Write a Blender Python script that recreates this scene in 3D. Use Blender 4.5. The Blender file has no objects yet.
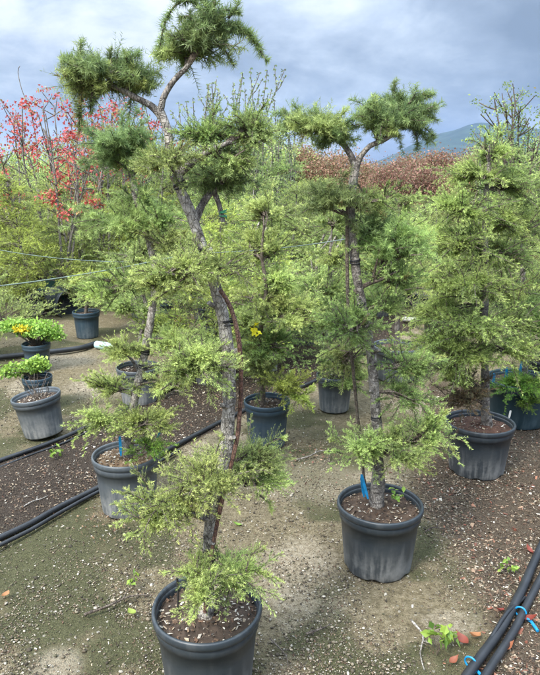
import bpy, math, random
import numpy as np
from mathutils import Vector

S = bpy.context.scene
COL = S.collection
PITCH = math.radians(14.5); FPX = 650.0; CAMZ = 1.86

# ------------------------------------------------------------------ survey helpers (photo point -> place in the nursery)
def ray(px, py):
    dx = (px - 270) / FPX; dy = (337.5 - py) / FPX
    return np.array([dx, math.cos(PITCH) + dy * math.sin(PITCH), -math.sin(PITCH) + dy * math.cos(PITCH)])
def G(px, py, z=0.0):
    d = ray(px, py); t = (z - CAMZ) / d[2]
    return np.array([d[0] * t, d[1] * t, z])
def U(px, py, Y):
    d = ray(px, py); t = Y / d[1]
    return np.array([0, 0, CAMZ]) + d * t
def depth(p):
    return p[1] * math.cos(PITCH) + (CAMZ - p[2]) * math.sin(PITCH)
def proj(p):
    zc = depth(p); yc = p[1] * math.sin(PITCH) + (p[2] - CAMZ) * math.cos(PITCH)
    return 270 + FPX * p[0] / zc, 337.5 - FPX * yc / zc

# ------------------------------------------------------------------ mesh collecting
class Acc:
    def __init__(s): s.v = []; s.t = []; s.f = []; s.m = []; s.n = 0
    def add(s, v, f, mat=0, tint=(0.5, 0.5, 0.5)):
        v = np.asarray(v, np.float32).reshape(-1, 3); f = np.asarray(f, np.int32)
        t = np.empty((len(v), 4), np.float32); t[:, :3] = tint; t[:, 3] = 1
        s.v.append(v); s.t.append(t); s.f.append(f + s.n); s.m.append(np.full(len(f), mat, np.int32)); s.n += len(v)
    def mesh(s, name, mats, smooth=True):
        me = bpy.data.meshes.new(name)
        V = np.concatenate(s.v); T = np.concatenate(s.t)
        me.vertices.add(len(V)); me.vertices.foreach_set('co', V.ravel())
        loops = np.concatenate([f.ravel() for f in s.f])
        sizes = np.concatenate([np.full(len(f), f.shape[1], np.int32) for f in s.f])
        starts = np.concatenate([[0], np.cumsum(sizes)[:-1]]).astype(np.int32)
        me.loops.add(len(loops)); me.loops.foreach_set('vertex_index', loops)
        me.polygons.add(len(sizes)); me.polygons.foreach_set('loop_start', starts)
        me.polygons.foreach_set('material_index', np.concatenate(s.m))
        me.polygons.foreach_set('use_smooth', np.full(len(sizes), smooth, bool))
        a = me.attributes.new('tint', 'FLOAT_COLOR', 'POINT'); a.data.foreach_set('color', T.ravel())
        for m in mats: me.materials.append(m)
        me.update(calc_edges=True); me.validate()
        return me

def link(name, me, parent=None, loc=None):
    o = bpy.data.objects.new(name, me); COL.objects.link(o)
    if parent is not None: o.parent = parent
    if loc is not None: o.location = Vector([float(c) for c in loc])
    return o
def tag(o, label, cat, group=None):
    o['label'] = label; o['category'] = cat
    if group: o['group'] = group
    return o
def thing(name, label, cat, loc, group=None):
    o = link(name, None, None, loc); o.empty_display_size = 0.1
    return tag(o, label, cat, group)
def kind(o, k): o['kind'] = k; return o

def nrm(a): return a / np.maximum(np.linalg.norm(a, axis=-1, keepdims=True), 1e-9)
def spline(P, step=0.03, R=None):
    P = np.asarray(P, float); n = len(P)
    E = np.vstack([2 * P[0] - P[1], P, 2 * P[-1] - P[-2]])
    out = []; rr = []
    for i in range(n - 1):
        a, b, c, d = E[i:i + 4]; k = max(2, int(np.linalg.norm(c - b) / step))
        for q in range(k):
            t = q / k
            out.append(.5 * (2 * b + (c - a) * t + (2 * a - 5 * b + 4 * c - d) * t * t + (3 * b - a - 3 * c + d) * t ** 3))
            if R is not None: rr.append(R[i] * (1 - t) + R[i + 1] * t)
    out.append(P[-1])
    if R is not None: rr.append(R[-1]); return np.array(out), np.array(rr)
    return np.array(out)
def tube(acc, pts, rad, n=8, mat=0, tint=(.5, .5, .5), knob=0.0, rng=None, cap=True):
    pts = np.asarray(pts, float); m = len(pts); rad = np.broadcast_to(np.asarray(rad, float), (m,))
    T = nrm(np.gradient(pts, axis=0)); ref = np.array([0., 1, 0]) if abs(T[0][1]) < .9 else np.array([1., 0, 0])
    N = nrm(np.cross(T[0], ref)); ring = []; ang = np.arange(n) * 2 * math.pi / n
    ph = rng.uniform(0, 6.28, 6) if rng is not None else np.zeros(6); L = 0
    for i in range(m):
        if i: L += np.linalg.norm(pts[i] - pts[i - 1])
        N = N - T[i] * N.dot(T[i]); N /= max(np.linalg.norm(N), 1e-9); B = np.cross(T[i], N)
        r = np.full(n, rad[i])
        if knob:
            r = r * (1 + knob * (np.sin(L * 62 + ph[0]) * .45 + np.sin(2 * ang + L * 23 + ph[1]) * .5 + np.sin(3 * ang - L * 41 + ph[2]) * .4
                                 + np.sin(ang + L * 131 + ph[3]) * .35) + knob * .5 * (rng.random(n) - .5))
        ring.append(pts[i] + np.outer(np.cos(ang) * r, N) + np.outer(np.sin(ang) * r, B))
    V = np.concatenate(ring); i = np.arange(m - 1)[:, None] * n; j = np.arange(n)[None, :]; k = (j + 1) % n
    F = np.stack([i + j, i + k, i + n + k, i + n + j], -1).reshape(-1, 4)
    acc.add(V, F, mat, tint)
    if cap:
        for e, base in ((0, 0), (1, (m - 1) * n)):
            c = pts[-1 if e else 0]
            acc.add(np.vstack([V[base:base + n], c]), [[(q + 1) % n, q, n] if not e else [q, (q + 1) % n, n] for q in range(n)], mat, tint)
def lathe(acc, prof, n=40, mat=0, tint=(.5, .5, .5), centre=(0, 0, 0), wob=None):
    prof = np.asarray(prof, float); m = len(prof); ang = np.arange(n) * 2 * math.pi / n
    w = np.ones(n) if wob is None else wob(ang)
    V = np.stack([prof[:, 0:1] * np.cos(ang) * w, prof[:, 0:1] * np.sin(ang) * w, np.repeat(prof[:, 1:2], n, 1)], -1).reshape(-1, 3) + np.asarray(centre)
    i = np.arange(m - 1)[:, None] * n; j = np.arange(n)[None, :]; k = (j + 1) % n
    acc.add(V, np.stack([i + j, i + k, i + n + k, i + n + j], -1).reshape(-1, 4), mat, tint)
def vnoise(x, y, sc, seed):
    r = np.random.default_rng(seed).random((128, 128))
    x = np.asarray(x) / sc; y = np.asarray(y) / sc; xi = np.floor(x).astype(int); yi = np.floor(y).astype(int)
    fx = x - xi; fy = y - yi; fx = fx * fx * (3 - 2 * fx); fy = fy * fy * (3 - 2 * fy)
    g = lambda a, b: r[a % 128, b % 128]
    return (g(xi, yi) * (1 - fx) + g(xi + 1, yi) * fx) * (1 - fy) + (g(xi, yi + 1) * (1 - fx) + g(xi + 1, yi + 1) * fx) * fy
def fbm(x, y, sc, seed): return vnoise(x, y, sc, seed) * .55 + vnoise(x, y, sc * .45, seed + 1) * .3 + vnoise(x, y, sc * .2, seed + 2) * .15

# ------------------------------------------------------------------ materials
def mat(name):
    m = bpy.data.materials.new(name); m.use_nodes = True; nt = m.node_tree
    return m, nt, nt.nodes['Principled BSDF'], nt.nodes['Material Output']
def N(nt, t, **kw):
    n = nt.nodes.new(t)
    for k, v in kw.items():
        if k in n.inputs: n.inputs[k].default_value = v
        else: setattr(n, k, v)
    return n
def noise(nt, scale, detail=4, rough=.6, coord='Object'):
    tc = N(nt, 'ShaderNodeTexCoord'); n = N(nt, 'ShaderNodeTexNoise'); n.inputs['Scale'].default_value = scale
    n.inputs['Detail'].default_value = detail; n.inputs['Roughness'].default_value = rough
    nt.links.new(tc.outputs[coord], n.inputs['Vector']); return n
def ramp(nt, src, stops):
    r = N(nt, 'ShaderNodeValToRGB'); e = r.color_ramp.elements
    while len(e) < len(stops): e.new(.5)
    for q, (p, c) in zip(e, stops): q.position = p; q.color = (*c, 1) if len(c) == 3 else c
    nt.links.new(src, r.inputs[0]); return r
def mix(nt, fac, a, b, mode='MIX'):
    m = N(nt, 'ShaderNodeMix', data_type='RGBA', blend_type=mode)
    for s, i in ((fac, 0), (a, 6), (b, 7)):
        if isinstance(s, (int, float)): m.inputs[i].default_value = s
        elif isinstance(s, tuple): m.inputs[i].default_value = (*s, 1)
        else: nt.links.new(s, m.inputs[i])
    return m.outputs[2]
def math_n(nt, op, a, b=0.0, c=None, clamp=False):
    m = N(nt, 'ShaderNodeMath', operation=op, use_clamp=clamp)
    for i, s in enumerate((a, b) + ((c,) if c is not None else ())):
        if isinstance(s, (int, float)): m.inputs[i].default_value = s
        else: nt.links.new(s, m.inputs[i])
    return m.outputs[0]
def bump(nt, bsdf, h, strength=.5, dist=.01):
    b = N(nt, 'ShaderNodeBump'); b.inputs['Strength'].default_value = strength; b.inputs['Distance'].default_value = dist
    nt.links.new(h, b.inputs['Height']); nt.links.new(b.outputs[0], bsdf.inputs['Normal'])
def tint_of(nt):
    a = N(nt, 'ShaderNodeAttribute', attribute_name='tint'); s = N(nt, 'ShaderNodeSeparateColor')
    nt.links.new(a.outputs['Color'], s.inputs[0]); return a.outputs['Color'], s.outputs

def leafmat(name, old, new, dead=(.16, .10, .04), deadcut=.95, trans=.42, objvar=.3, rough=.5):
    m, nt, b, out = mat(name); col, (r, g, bb) = tint_of(nt)
    f = math_n(nt, 'ADD', math_n(nt, 'MULTIPLY', g, 1.15), math_n(nt, 'MULTIPLY', math_n(nt, 'SUBTRACT', r, .5), .6), clamp=True)
    c = mix(nt, f, old, new)
    dd = math_n(nt, 'GREATER_THAN', r, deadcut)
    c = mix(nt, math_n(nt, 'MULTIPLY', dd, .75), c, dead)
    hs = N(nt, 'ShaderNodeHueSaturation'); nt.links.new(c, hs.inputs['Color'])
    oi = N(nt, 'ShaderNodeObjectInfo')
    nt.links.new(math_n(nt, 'ADD', math_n(nt, 'MULTIPLY', bb, .5), math_n(nt, 'MULTIPLY_ADD', oi.outputs['Random'], objvar, .75 - objvar / 2)), hs.inputs['Value'])
    nt.links.new(math_n(nt, 'MULTIPLY_ADD', oi.outputs['Random'], objvar * .08, .494 - objvar * .035), hs.inputs['Hue'])
    nt.links.new(hs.outputs[0], b.inputs['Base Color']); b.inputs['Roughness'].default_value = rough
    b.inputs['Specular IOR Level'].default_value = .35
    t = N(nt, 'ShaderNodeBsdfTranslucent'); nt.links.new(hs.outputs[0], t.inputs[0])
    ms = N(nt, 'ShaderNodeMixShader'); ms.inputs[0].default_value = trans
    nt.links.new(b.outputs[0], ms.inputs[1]); nt.links.new(t.outputs[0], ms.inputs[2]); nt.links.new(ms.outputs[0], out.inputs[0])
    return m
L_DARK = leafmat('needles_dark', (.085, .145, .058), (.300, .390, .140), deadcut=.97)
L_OLIVE = leafmat('needles_olive', (.140, .205, .070), (.500, .600, .200))
L_FRESH = leafmat('needles_fresh', (.200, .290, .085), (.660, .770, .260), deadcut=.97)
L_GREEN = leafmat('needles_green', (.120, .200, .062), (.430, .560, .175))
L_GOLD = leafmat('needles_gold', (.230, .300, .065), (.620, .720, .165), deadcut=.985)
L_SPRING = leafmat('needles_spring', (.170, .270, .075), (.620, .760, .240), deadcut=.985, objvar=.12)
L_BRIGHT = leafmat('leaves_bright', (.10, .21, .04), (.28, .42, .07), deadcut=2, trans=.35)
L_DRY = leafmat('needles_dry', (.16, .14, .075), (.30, .28, .15), deadcut=.6, dead=(.20, .13, .07))
L_RED = leafmat('leaves_red', (.36, .045, .042), (.56, .13, .11), deadcut=.84, dead=(.22, .26, .08), trans=.28)
L_RUST = leafmat('leaves_rust', (.19, .105, .07), (.40, .235, .16), deadcut=.72, dead=(.16, .19, .08))
L_YEL = leafmat('leaves_yellow', (.60, .52, .02), (.78, .70, .04), deadcut=2)
L_SAGE = leafmat('leaves_sage', (.13, .19, .10), (.32, .40, .20), deadcut=2)

def barkmat(name, a, b_, c_, scale=28):
    m, nt, b, out = mat(name)
    n1 = noise(nt, scale, 6, .65); n2 = noise(nt, scale * .28, 3, .6)
    c = ramp(nt, n1.outputs[0], [(.36, a), (.50, b_), (.62, c_)]).outputs[0]
    patch = ramp(nt, n2.outputs[0], [(.44, (0, 0, 0)), (.60, (1, 1, 1))])
    c = mix(nt, math_n(nt, 'MULTIPLY', patch.outputs[0], .7), c, c_)
    tc = N(nt, 'ShaderNodeTexCoord'); mp = N(nt, 'ShaderNodeMapping'); mp.inputs['Scale'].default_value = (22, 22, 95)
    nt.links.new(tc.outputs['Object'], mp.inputs[0]); n3 = N(nt, 'ShaderNodeTexNoise'); n3.inputs['Scale'].default_value = 1; n3.inputs['Detail'].default_value = 3
    nt.links.new(mp.outputs[0], n3.inputs['Vector'])
    c = mix(nt, math_n(nt, 'MULTIPLY', ramp(nt, n3.outputs[0], [(.56, (0, 0, 0)), (.70, (1, 1, 1))]).outputs[0], .5), c, a)
    mv = N(nt, 'ShaderNodeMapping'); mv.inputs['Scale'].default_value = (95, 95, 38); wn = noise(nt, 30, 3); nt.links.new(mix(nt, .02, tc.outputs['Object'], wn.outputs['Color']), mv.inputs[0])
    vo = N(nt, 'ShaderNodeTexVoronoi', feature='DISTANCE_TO_EDGE'); vo.inputs['Scale'].default_value = 1; nt.links.new(mv.outputs[0], vo.inputs['Vector'])
    ck = ramp(nt, vo.outputs[0], [(.0, (1, 1, 1)), (.09, (0, 0, 0))]).outputs[0]; c = mix(nt, math_n(nt, 'MULTIPLY', ck, .35), c, a)
    nt.links.new(c, b.inputs['Base Color']); b.inputs['Roughness'].default_value = .85
    bump(nt, b, math_n(nt, 'SUBTRACT', math_n(nt, 'ADD', n1.outputs[0], n3.outputs[0]), math_n(nt, 'MULTIPLY', ck, .8)), .9, .006); return m
B_PALE = barkmat('bark_pale', (.05, .04, .033), (.22, .195, .165), (.44, .405, .36), 46)
B_GREY = barkmat('bark_grey', (.04, .033, .028), (.145, .125, .108), (.34, .31, .275), 44)
B_BROWN = barkmat('bark_brown', (.045, .033, .026), (.10, .075, .055), (.17, .14, .11), 40)
B_STAKE = barkmat('stake_rust', (.05, .028, .022), (.13, .06, .042), (.21, .12, .085), 22)

def plastic(name, base, dust, amount=.5, rough=.42):
    m, nt, b, out = mat(name); tc = N(nt, 'ShaderNodeTexCoord'); sp = N(nt, 'ShaderNodeSeparateXYZ'); nt.links.new(tc.outputs['Object'], sp.inputs[0])
    n1 = noise(nt, 9, 6, .7); n2 = noise(nt, 60, 3, .6)
    mp = N(nt, 'ShaderNodeMapping'); mp.inputs['Scale'].default_value = (42, 42, 3.5); nt.links.new(tc.outputs['Object'], mp.inputs[0])
    n3 = N(nt, 'ShaderNodeTexNoise'); n3.inputs['Scale'].default_value = 1; n3.inputs['Detail'].default_value = 4; nt.links.new(mp.outputs[0], n3.inputs['Vector'])
    oi = N(nt, 'ShaderNodeObjectInfo')
    low = ramp(nt, math_n(nt, 'ADD', sp.outputs[2], math_n(nt, 'MULTIPLY_ADD', n1.outputs[0], .22, -.11)), [(0, (1, 1, 1)), (.07, (.75, .75, .75)), (.2, (0, 0, 0))]).outputs[0]
    st = ramp(nt, n3.outputs[0], [(.5, (0, 0, 0)), (.72, (1, 1, 1))]).outputs[0]
    sc = ramp(nt, n1.outputs[0], [(.45, (0, 0, 0)), (.72, (1, 1, 1))]).outputs[0]
    blot = ramp(nt, math_n(nt, 'ADD', math_n(nt, 'MULTIPLY', n1.outputs[0], .55), math_n(nt, 'MULTIPLY', n3.outputs[0], .45)), [(.44, (0, 0, 0)), (.56, (1, 1, 1))]).outputs[0]
    f = math_n(nt, 'ADD', math_n(nt, 'MULTIPLY', math_n(nt, 'MULTIPLY', low, .8), math_n(nt, 'MULTIPLY_ADD', blot, .8, .2)), math_n(nt, 'ADD', math_n(nt, 'MULTIPLY', st, .10), math_n(nt, 'MULTIPLY', sc, .13)))
    f = math_n(nt, 'MULTIPLY', math_n(nt, 'MULTIPLY', f, amount), math_n(nt, 'MULTIPLY_ADD', n2.outputs[0], .9, .5), clamp=True)
    c = mix(nt, f, base, dust)
    nt.links.new(c, b.inputs['Base Color']); nt.links.new(math_n(nt, 'MULTIPLY_ADD', f, .45, rough, clamp=True), b.inputs['Roughness'])
    bump(nt, b, n2.outputs[0], .12, .003); return m
P_BLACK = plastic('pot_plastic', (.022, .030, .037), (.235, .235, .225), .85)
P_BLUE = plastic('pot_plastic_bluish', (.022, .045, .066), (.22, .25, .26), .6)
P_TEAL = plastic('pot_plastic_teal', (.012, .034, .044), (.12, .17, .19), .45)
P_PALE = plastic('pot_plastic_pale', (.060, .072, .082), (.30, .30, .285), .95)
P_HOSE = None
def simple(name, c, rough=.5, var=.25, scale=30, spec=.4):
    m, nt, b, out = mat(name); n = noise(nt, scale, 4)
    d = tuple(x * (1 - var) for x in c); e = tuple(min(1, x * (1 + var)) for x in c)
    nt.links.new(ramp(nt, n.outputs[0], [(.3, d), (.7, e)]).outputs[0], b.inputs['Base Color'])
    b.inputs['Roughness'].default_value = rough; b.inputs['Specular IOR Level'].default_value = spec; return m
P_HOSE = simple('hose_plastic', (.020, .022, .025), .42, .35, 9)
M_BLUE = simple('blue_label', (.012, .20, .42), .4)
M_TIE = simple('black_tie', (.012, .012, .014), .6)
M_GTAPE = simple('green_tape', (.05, .26, .12), .4)
M_WHITE = simple('white_plastic', (.62, .62, .58), .4, .15)
M_BOTTLE = simple('pale_blue_plastic', (.42, .62, .66), .25, .12)
M_RED = simple('red_plastic', (.45, .07, .045), .5)
M_WIRE = simple('wire_rope', (.11, .15, .13), .7)
M_STK = simple('thin_black_stake', (.025, .024, .024), .6)
M_YEL = simple('yellow_tag', (.75, .50, .01), .5)
M_NET = simple('dark_green_cloth', (.008, .055, .045), .7)
def vcol(name, rough=.9, gain=1.0):
    m, nt, b, out = mat(name); c, _ = tint_of(nt); n = noise(nt, 300, 3)
    c2 = mix(nt, 1.0, c, ramp(nt, n.outputs[0], [(.3, (.65, .65, .65)), (.7, (1.25 * gain,) * 3)]).outputs[0], 'MULTIPLY')
    nt.links.new(c2, b.inputs['Base Color']); b.inputs['Roughness'].default_value = rough; b.inputs['Specular IOR Level'].default_value = .25; return m
M_SOIL = vcol('potting_soil'); M_CHIP = vcol('litter_chips', .85)

# ------------------------------------------------------------------ foliage
class Style:
    def __init__(s, mat, tl=.065, K=9, n=24, nl=.013, nw=.0022, fw=.75, flat=.5, arch=.10, droop=.0, stem=.0016):
        s.__dict__.update(locals())
FINE = dict(tl=.060, K=11, n=22, nl=.0115, nw=.0021, fw=.95, flat=.45)
BRUSH = dict(tl=.070, K=8, n=30, nl=.023, nw=.0021, fw=.55, flat=.75)
def sty(m, base, k=1.0, **kw):
    d = dict(base); d['nl'] *= k; d['nw'] *= k; d['tl'] *= (1 + (k - 1) * .5); d.update(kw); return Style(m, **d)

def needles(acc, rng, base, dr, ln, tip, st, n=None, trand=None):
    n = n or st.n; Nn = len(base)
    u = (np.arange(n)[None, :] + rng.random((Nn, n))) / n
    pos = base[:, None] + dr[:, None] * (ln[:, None] * u)[..., None]
    pos[..., 2] -= st.droop * (ln[:, None] * u * u)
    pr = rng.normal(size=(Nn, n, 3)); pr -= (pr * dr[:, None]).sum(-1, keepdims=True) * dr[:, None]; pr = nrm(pr)
    nd = nrm(dr[:, None] * st.fw + pr + np.array([0, 0, .12]))
    L = st.nl * rng.uniform(.65, 1.25, (Nn, n, 1)) * (1.05 - .45 * u[..., None] ** 2)
    sd = nrm(np.cross(nd, rng.normal(size=(Nn, n, 3)))) * (st.nw * .5)
    V = np.stack([pos - sd, pos + sd, pos + nd * L], 2).reshape(-1, 3)
    r = rng.random(Nn) if trand is None else trand
    T = np.empty((Nn, n, 3, 3), np.float32)
    T[..., 0] = r[:, None, None]; T[..., 1] = np.clip(tip[:, None] * (.45 + .55 * u), 0, 1)[:, :, None]; T[..., 2] = rng.random((Nn, n))[:, :, None]
    acc.add(V, np.arange(Nn * n * 3).reshape(-1, 3), 0, T.reshape(-1, 3))

def branchlets(acc, rng, P0, P2, st, tube_r=.0035, tmin=.22):
    M = len(P0); L = np.linalg.norm(P2 - P0, axis=1, keepdims=True)
    P1 = (P0 + P2) / 2 + np.array([0, 0, 1.]) * st.arch * L + rng.normal(size=(M, 3)) * .10 * L
    P2 = P2 - np.array([0, 0, 1.]) * st.droop * .35 * L
    K = st.K
    t = tmin + (1 - tmin) * (np.arange(K)[None] + rng.random((M, K))) / K; t[:, -1] = 1.0; t = t[..., None]
    B = (1 - t) ** 2 * P0[:, None] + 2 * t * (1 - t) * P1[:, None] + t * t * P2[:, None]
    T = nrm(2 * (1 - t) * (P1 - P0)[:, None] + 2 * t * (P2 - P1)[:, None])
    pr = rng.normal(size=(M, K, 3)) * np.array([1, 1, st.flat]); pr = nrm(pr - (pr * T).sum(-1, keepdims=True) * T)
    sp = rng.uniform(.55, 1.15, (M, K, 1)); sp[:, -1] = .12
    D = nrm(T + pr * sp + np.array([0, 0, .10 - st.droop * .5]))
    ln = st.tl * (1.25 - .65 * t[..., 0]) * rng.uniform(.35, 1.35, (M, K)) * rng.uniform(.6, 1.4, (M, 1))
    tr = np.clip(rng.random((M, 1)) * .7 + rng.random((M, K)) * .32, 0, 1)
    needles(acc, rng, B.reshape(-1, 3), D.reshape(-1, 3), ln.ravel(), (.12 + .88 * t[..., 0] * rng.uniform(.5, 1.1, (M, K))).ravel(), st, trand=tr.ravel())
    # stems: three sided branchlet wood and a sliver for each twig
    q = np.linspace(0, 1, 5)[None, :, None]
    C = (1 - q) ** 2 * P0[:, None] + 2 * q * (1 - q) * P1[:, None] + q * q * P2[:, None]
    ax = nrm(rng.normal(size=(M, 1, 3))); Tm = nrm(P2 - P0)[:, None]; a = nrm(np.cross(Tm, ax)); b = np.cross(Tm, a)
    rr = tube_r * (1.1 - .8 * q)
    R = np.stack([C + rr * (math.cos(w) * a + math.sin(w) * b) for w in (0, 2.09, 4.19)], 2)      # M,5,3,3
    idx = np.arange(M)[:, None, None] * 15; i = np.arange(4)[None, :, None] * 3; j = np.arange(3)[None, None]; k = (j + 1) % 3
    acc.add(R.reshape(-1, 3), np.stack([idx + i + j, idx + i + k, idx + i + 3 + k, idx + i + 3 + j], -1).reshape(-1, 4), 1)
    b0 = B.reshape(-1, 3); d0 = D.reshape(-1, 3); s = nrm(np.cross(d0, rng.normal(size=b0.shape))) * st.stem
    acc.add(np.stack([b0 - s, b0 + s, b0 + d0 * ln.reshape(-1, 1)], 1).reshape(-1, 3), np.arange(len(b0) * 3).reshape(-1, 3), 1)

def ell_pts(rng, n, c, e, lo=.55):
    v = nrm(rng.normal(size=(n, 3))); v[:, 2] = np.where(v[:, 2] < -.35, v[:, 2] * .5, v[:, 2])
    return c + v * rng.uniform(lo, 1.05, (n, 1)) * np.asarray(e)
def pad(acc, rng, anchor, c, e, nb, st, limbs=3, limb_r=.006, out=1.0):
    anchor = np.asarray(anchor, float); c = np.asarray(c, float); e = np.asarray(e, float)
    sz = e.mean()
    # limbs from trunk into the pad
    ends = [c + rng.uniform(-.45, .45, 3) * e * np.array([1, 1, .5]) for _ in range(limbs)]
    for q in ends:
        mid = (anchor + q) / 2 + np.array([0, 0, .10]) * np.linalg.norm(q - anchor) + rng.normal(size=3) * .05 * sz
        tube(acc, spline([anchor, mid, q], .04), np.linspace(limb_r, limb_r * .45, len(spline([anchor, mid, q], .04))), 5, 1, cap=False)
    # lumpy: sub clumps inside the ellipsoid
    nc = max(4, int(nb / 9)); cc = ell_pts(rng, nc, c, e * .88, .45)
    P2 = []; P0 = []
    for i in range(nb):
        k = rng.integers(nc); tgt = ell_pts(rng, 1, cc[k], e * .36, .2)[0]
        if rng.random() < .33: tgt = c + (tgt - c) * rng.uniform(1.05, 1.5)
        en = ends[rng.integers(limbs)]
        r0 = anchor + (en - anchor) * rng.uniform(.45, 1.0)
        r0 = r0 + (tgt - r0) * rng.uniform(.0, .35)
        v = tgt - r0; L = np.linalg.norm(v)
        if L > 2.2 * st.tl + .10: r0 = tgt - v / L * (2.2 * st.tl + .10)
        P0.append(r0); P2.append(tgt)
    branchlets(acc, rng, np.array(P0), np.array(P2), st)
    # pointed outer sprays that break the outline
    no = max(8, int(nb * .36)); d = nrm(rng.normal(size=(no, 3)) * np.array([1, 1, .40]) + np.array([0, 0, .08])); q = c + d * e * rng.uniform(.35, .8, (no, 1)); ln = rng.uniform(.45, 1.0, (no, 1)) * np.clip(sz, .05, .26)
    st2 = Style(**{k: v for k, v in st.__dict__.items() if k != 's'}); st2.tl = st.tl * .55; st2.K = st.K + 3; st2.n = max(9, int(st.n * .75))
    branchlets(acc, rng, q, q + nrm(d + rng.normal(size=(no, 3)) * .3 + np.array([0, 0, .10 - st.droop])) * (ln * out + .04), st2, .003, .05)
def spray(acc, rng, path, st, per=260, spread=.02):
    """a long arching shoot clothed in short side twigs"""
    P = spline(path, .02); seg = np.linalg.norm(np.diff(P, axis=0), axis=1).sum(); k = max(6, int(seg * per))
    tube(acc, P, np.linspace(.0045, .0014, len(P)), 4, 1, cap=False)
    t = np.sort(rng.random(k)); x = t * (len(P) - 1.001); i = x.astype(int); b = P[i] + (P[i + 1] - P[i]) * (x - i)[:, None]; T = nrm(P[i + 1] - P[i])
    pr = rng.normal(size=(k, 3)); pr = nrm(pr - (pr * T).sum(1, keepdims=True) * T)
    needles(acc, rng, b, nrm(T * .9 + pr * .55), spread * rng.uniform(.5, 1.2, k) * (1.25 - .6 * t), .25 + .7 * t, st, n=12, trand=rng.random(k) * .9)

def leaves(acc, rng, pos, size, up=.4, tipv=None):
    """little folded leaf blades"""
    n = len(pos); d = nrm(rng.normal(size=(n, 3)) + np.array([0, 0, -.15])); nr = nrm(np.cross(d, rng.normal(size=(n, 3))) + np.array([0, 0, up]))
    s = nrm(np.cross(d, nr)); L = size * rng.uniform(.6, 1.25, (n, 1)); W = L * .34
    V = np.stack([pos, pos + d * L * .5 + s * W + nr * W * .3, pos + d * L, pos + d * L * .5 - s * W + nr * W * .3], 1).reshape(-1, 3)
    i = np.arange(n)[:, None] * 4; F = np.concatenate([i + [[0, 1, 2]], i + [[0, 2, 3]]])
    T = np.empty((n, 4, 3), np.float32); T[..., 0] = rng.random((n, 1)); T[..., 1] = (rng.random((n, 1)) if tipv is None else tipv[:, None]); T[..., 2] = rng.random((n, 1))
    acc.add(V, F, 0, T.reshape(-1, 3))

# ------------------------------------------------------------------ pots
def pot_meshes(D, H, seed, m=P_BLACK, soil=(.052, .037, .027), drop=.045, mound=.02, nchip=260, n=56, pale=.25, notch=False):
    rng = np.random.default_rng(seed); R = D / 2; ph = rng.uniform(0, 6.28, 3); oval = rng.uniform(.006, .02)
    w = lambda a: 1 + oval * np.cos(2 * a + ph[0]) + .004 * np.cos(5 * a + ph[1])
    a = Acc(); rb = .80 * R
    g = lambda z: rb + (.955 * R - rb) * z / H
    prof = [(rb * .5, .006), (rb * .93, .004), (rb * .985, .0), (rb, .006), (g(.04), .04), (g(.3 * H), .3 * H), (g(.6 * H), .6 * H), (g(.78 * H), .78 * H), (g(.79 * H) + .007, .79 * H), (g(.88 * H) + .008, .88 * H), (g(.90 * H) + .004, .895 * H),
            (g(.95 * H) + .004, H - .022), (.945 * R, H - .012), (.925 * R, H - .03), (g(.5 * H) - .012, .5 * H), (rb - .012, .02)]
    lathe(a, prof, n, 0, wob=w)
    if notch:
        V = a.v[0]; ang = np.arctan2(V[:, 1], V[:, 0]); V[:, 2] += np.where(V[:, 2] < .03, .012 * np.maximum(0, np.sin(6 * ang)) ** 2, 0)
    pot = a.mesh('pot', [m])
    b = Acc(); rp = [(.950 * R, H - .030), (.985 * R, H - .032), (1.012 * R, H - .028), (1.022 * R, H - .016), (1.018 * R, H - .005), (1.0 * R, H + .001), (.965 * R, H), (.945 * R, H - .006), (.935 * R, H - .024)]
    lathe(b, rp, n, 0, wob=w); rim = b.mesh('rim', [m])
    c = Acc(); rr = np.linspace(0, .945 * R, 9); zz = H - drop
    V = []; C = []
    for r in rr:
        for q in range(28):
            t = q * 2 * math.pi / 28; V.append((r * math.cos(t), r * math.sin(t), zz + mound * (1 - (r / R) ** 2) + rng.normal() * .004)); C.append(np.array(soil) * rng.uniform(.6, 1.5))
    i = np.arange(8)[:, None] * 28; j = np.arange(28)[None]; k = (j + 1) % 28
    c.add(V, np.stack([i + j, i + k, i + 28 + k, i + 28 + j], -1).reshape(-1, 4), 0, np.array(C))
    if nchip:
        r = np.sqrt(rng.random(nchip)) * .92 * R; t = rng.uniform(0, 6.28, nchip)
        p = np.stack([r * np.cos(t), r * np.sin(t), zz + mound * (1 - (r / R) ** 2) + .004], 1)
        chips(c, rng, p, .008, .028, pale)
    return pot, rim, c.mesh('soil', [M_SOIL], False)
CH_COL = np.array([(.085, .055, .036), (.050, .034, .025), (.17, .12, .08), (.12, .072, .047), (.24, .19, .135), (.032, .025, .02), (.065, .047, .034)])
PALE_COL = np.array([(.50, .45, .37), (.40, .36, .30), (.60, .56, .48), (.36, .29, .20)])
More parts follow.
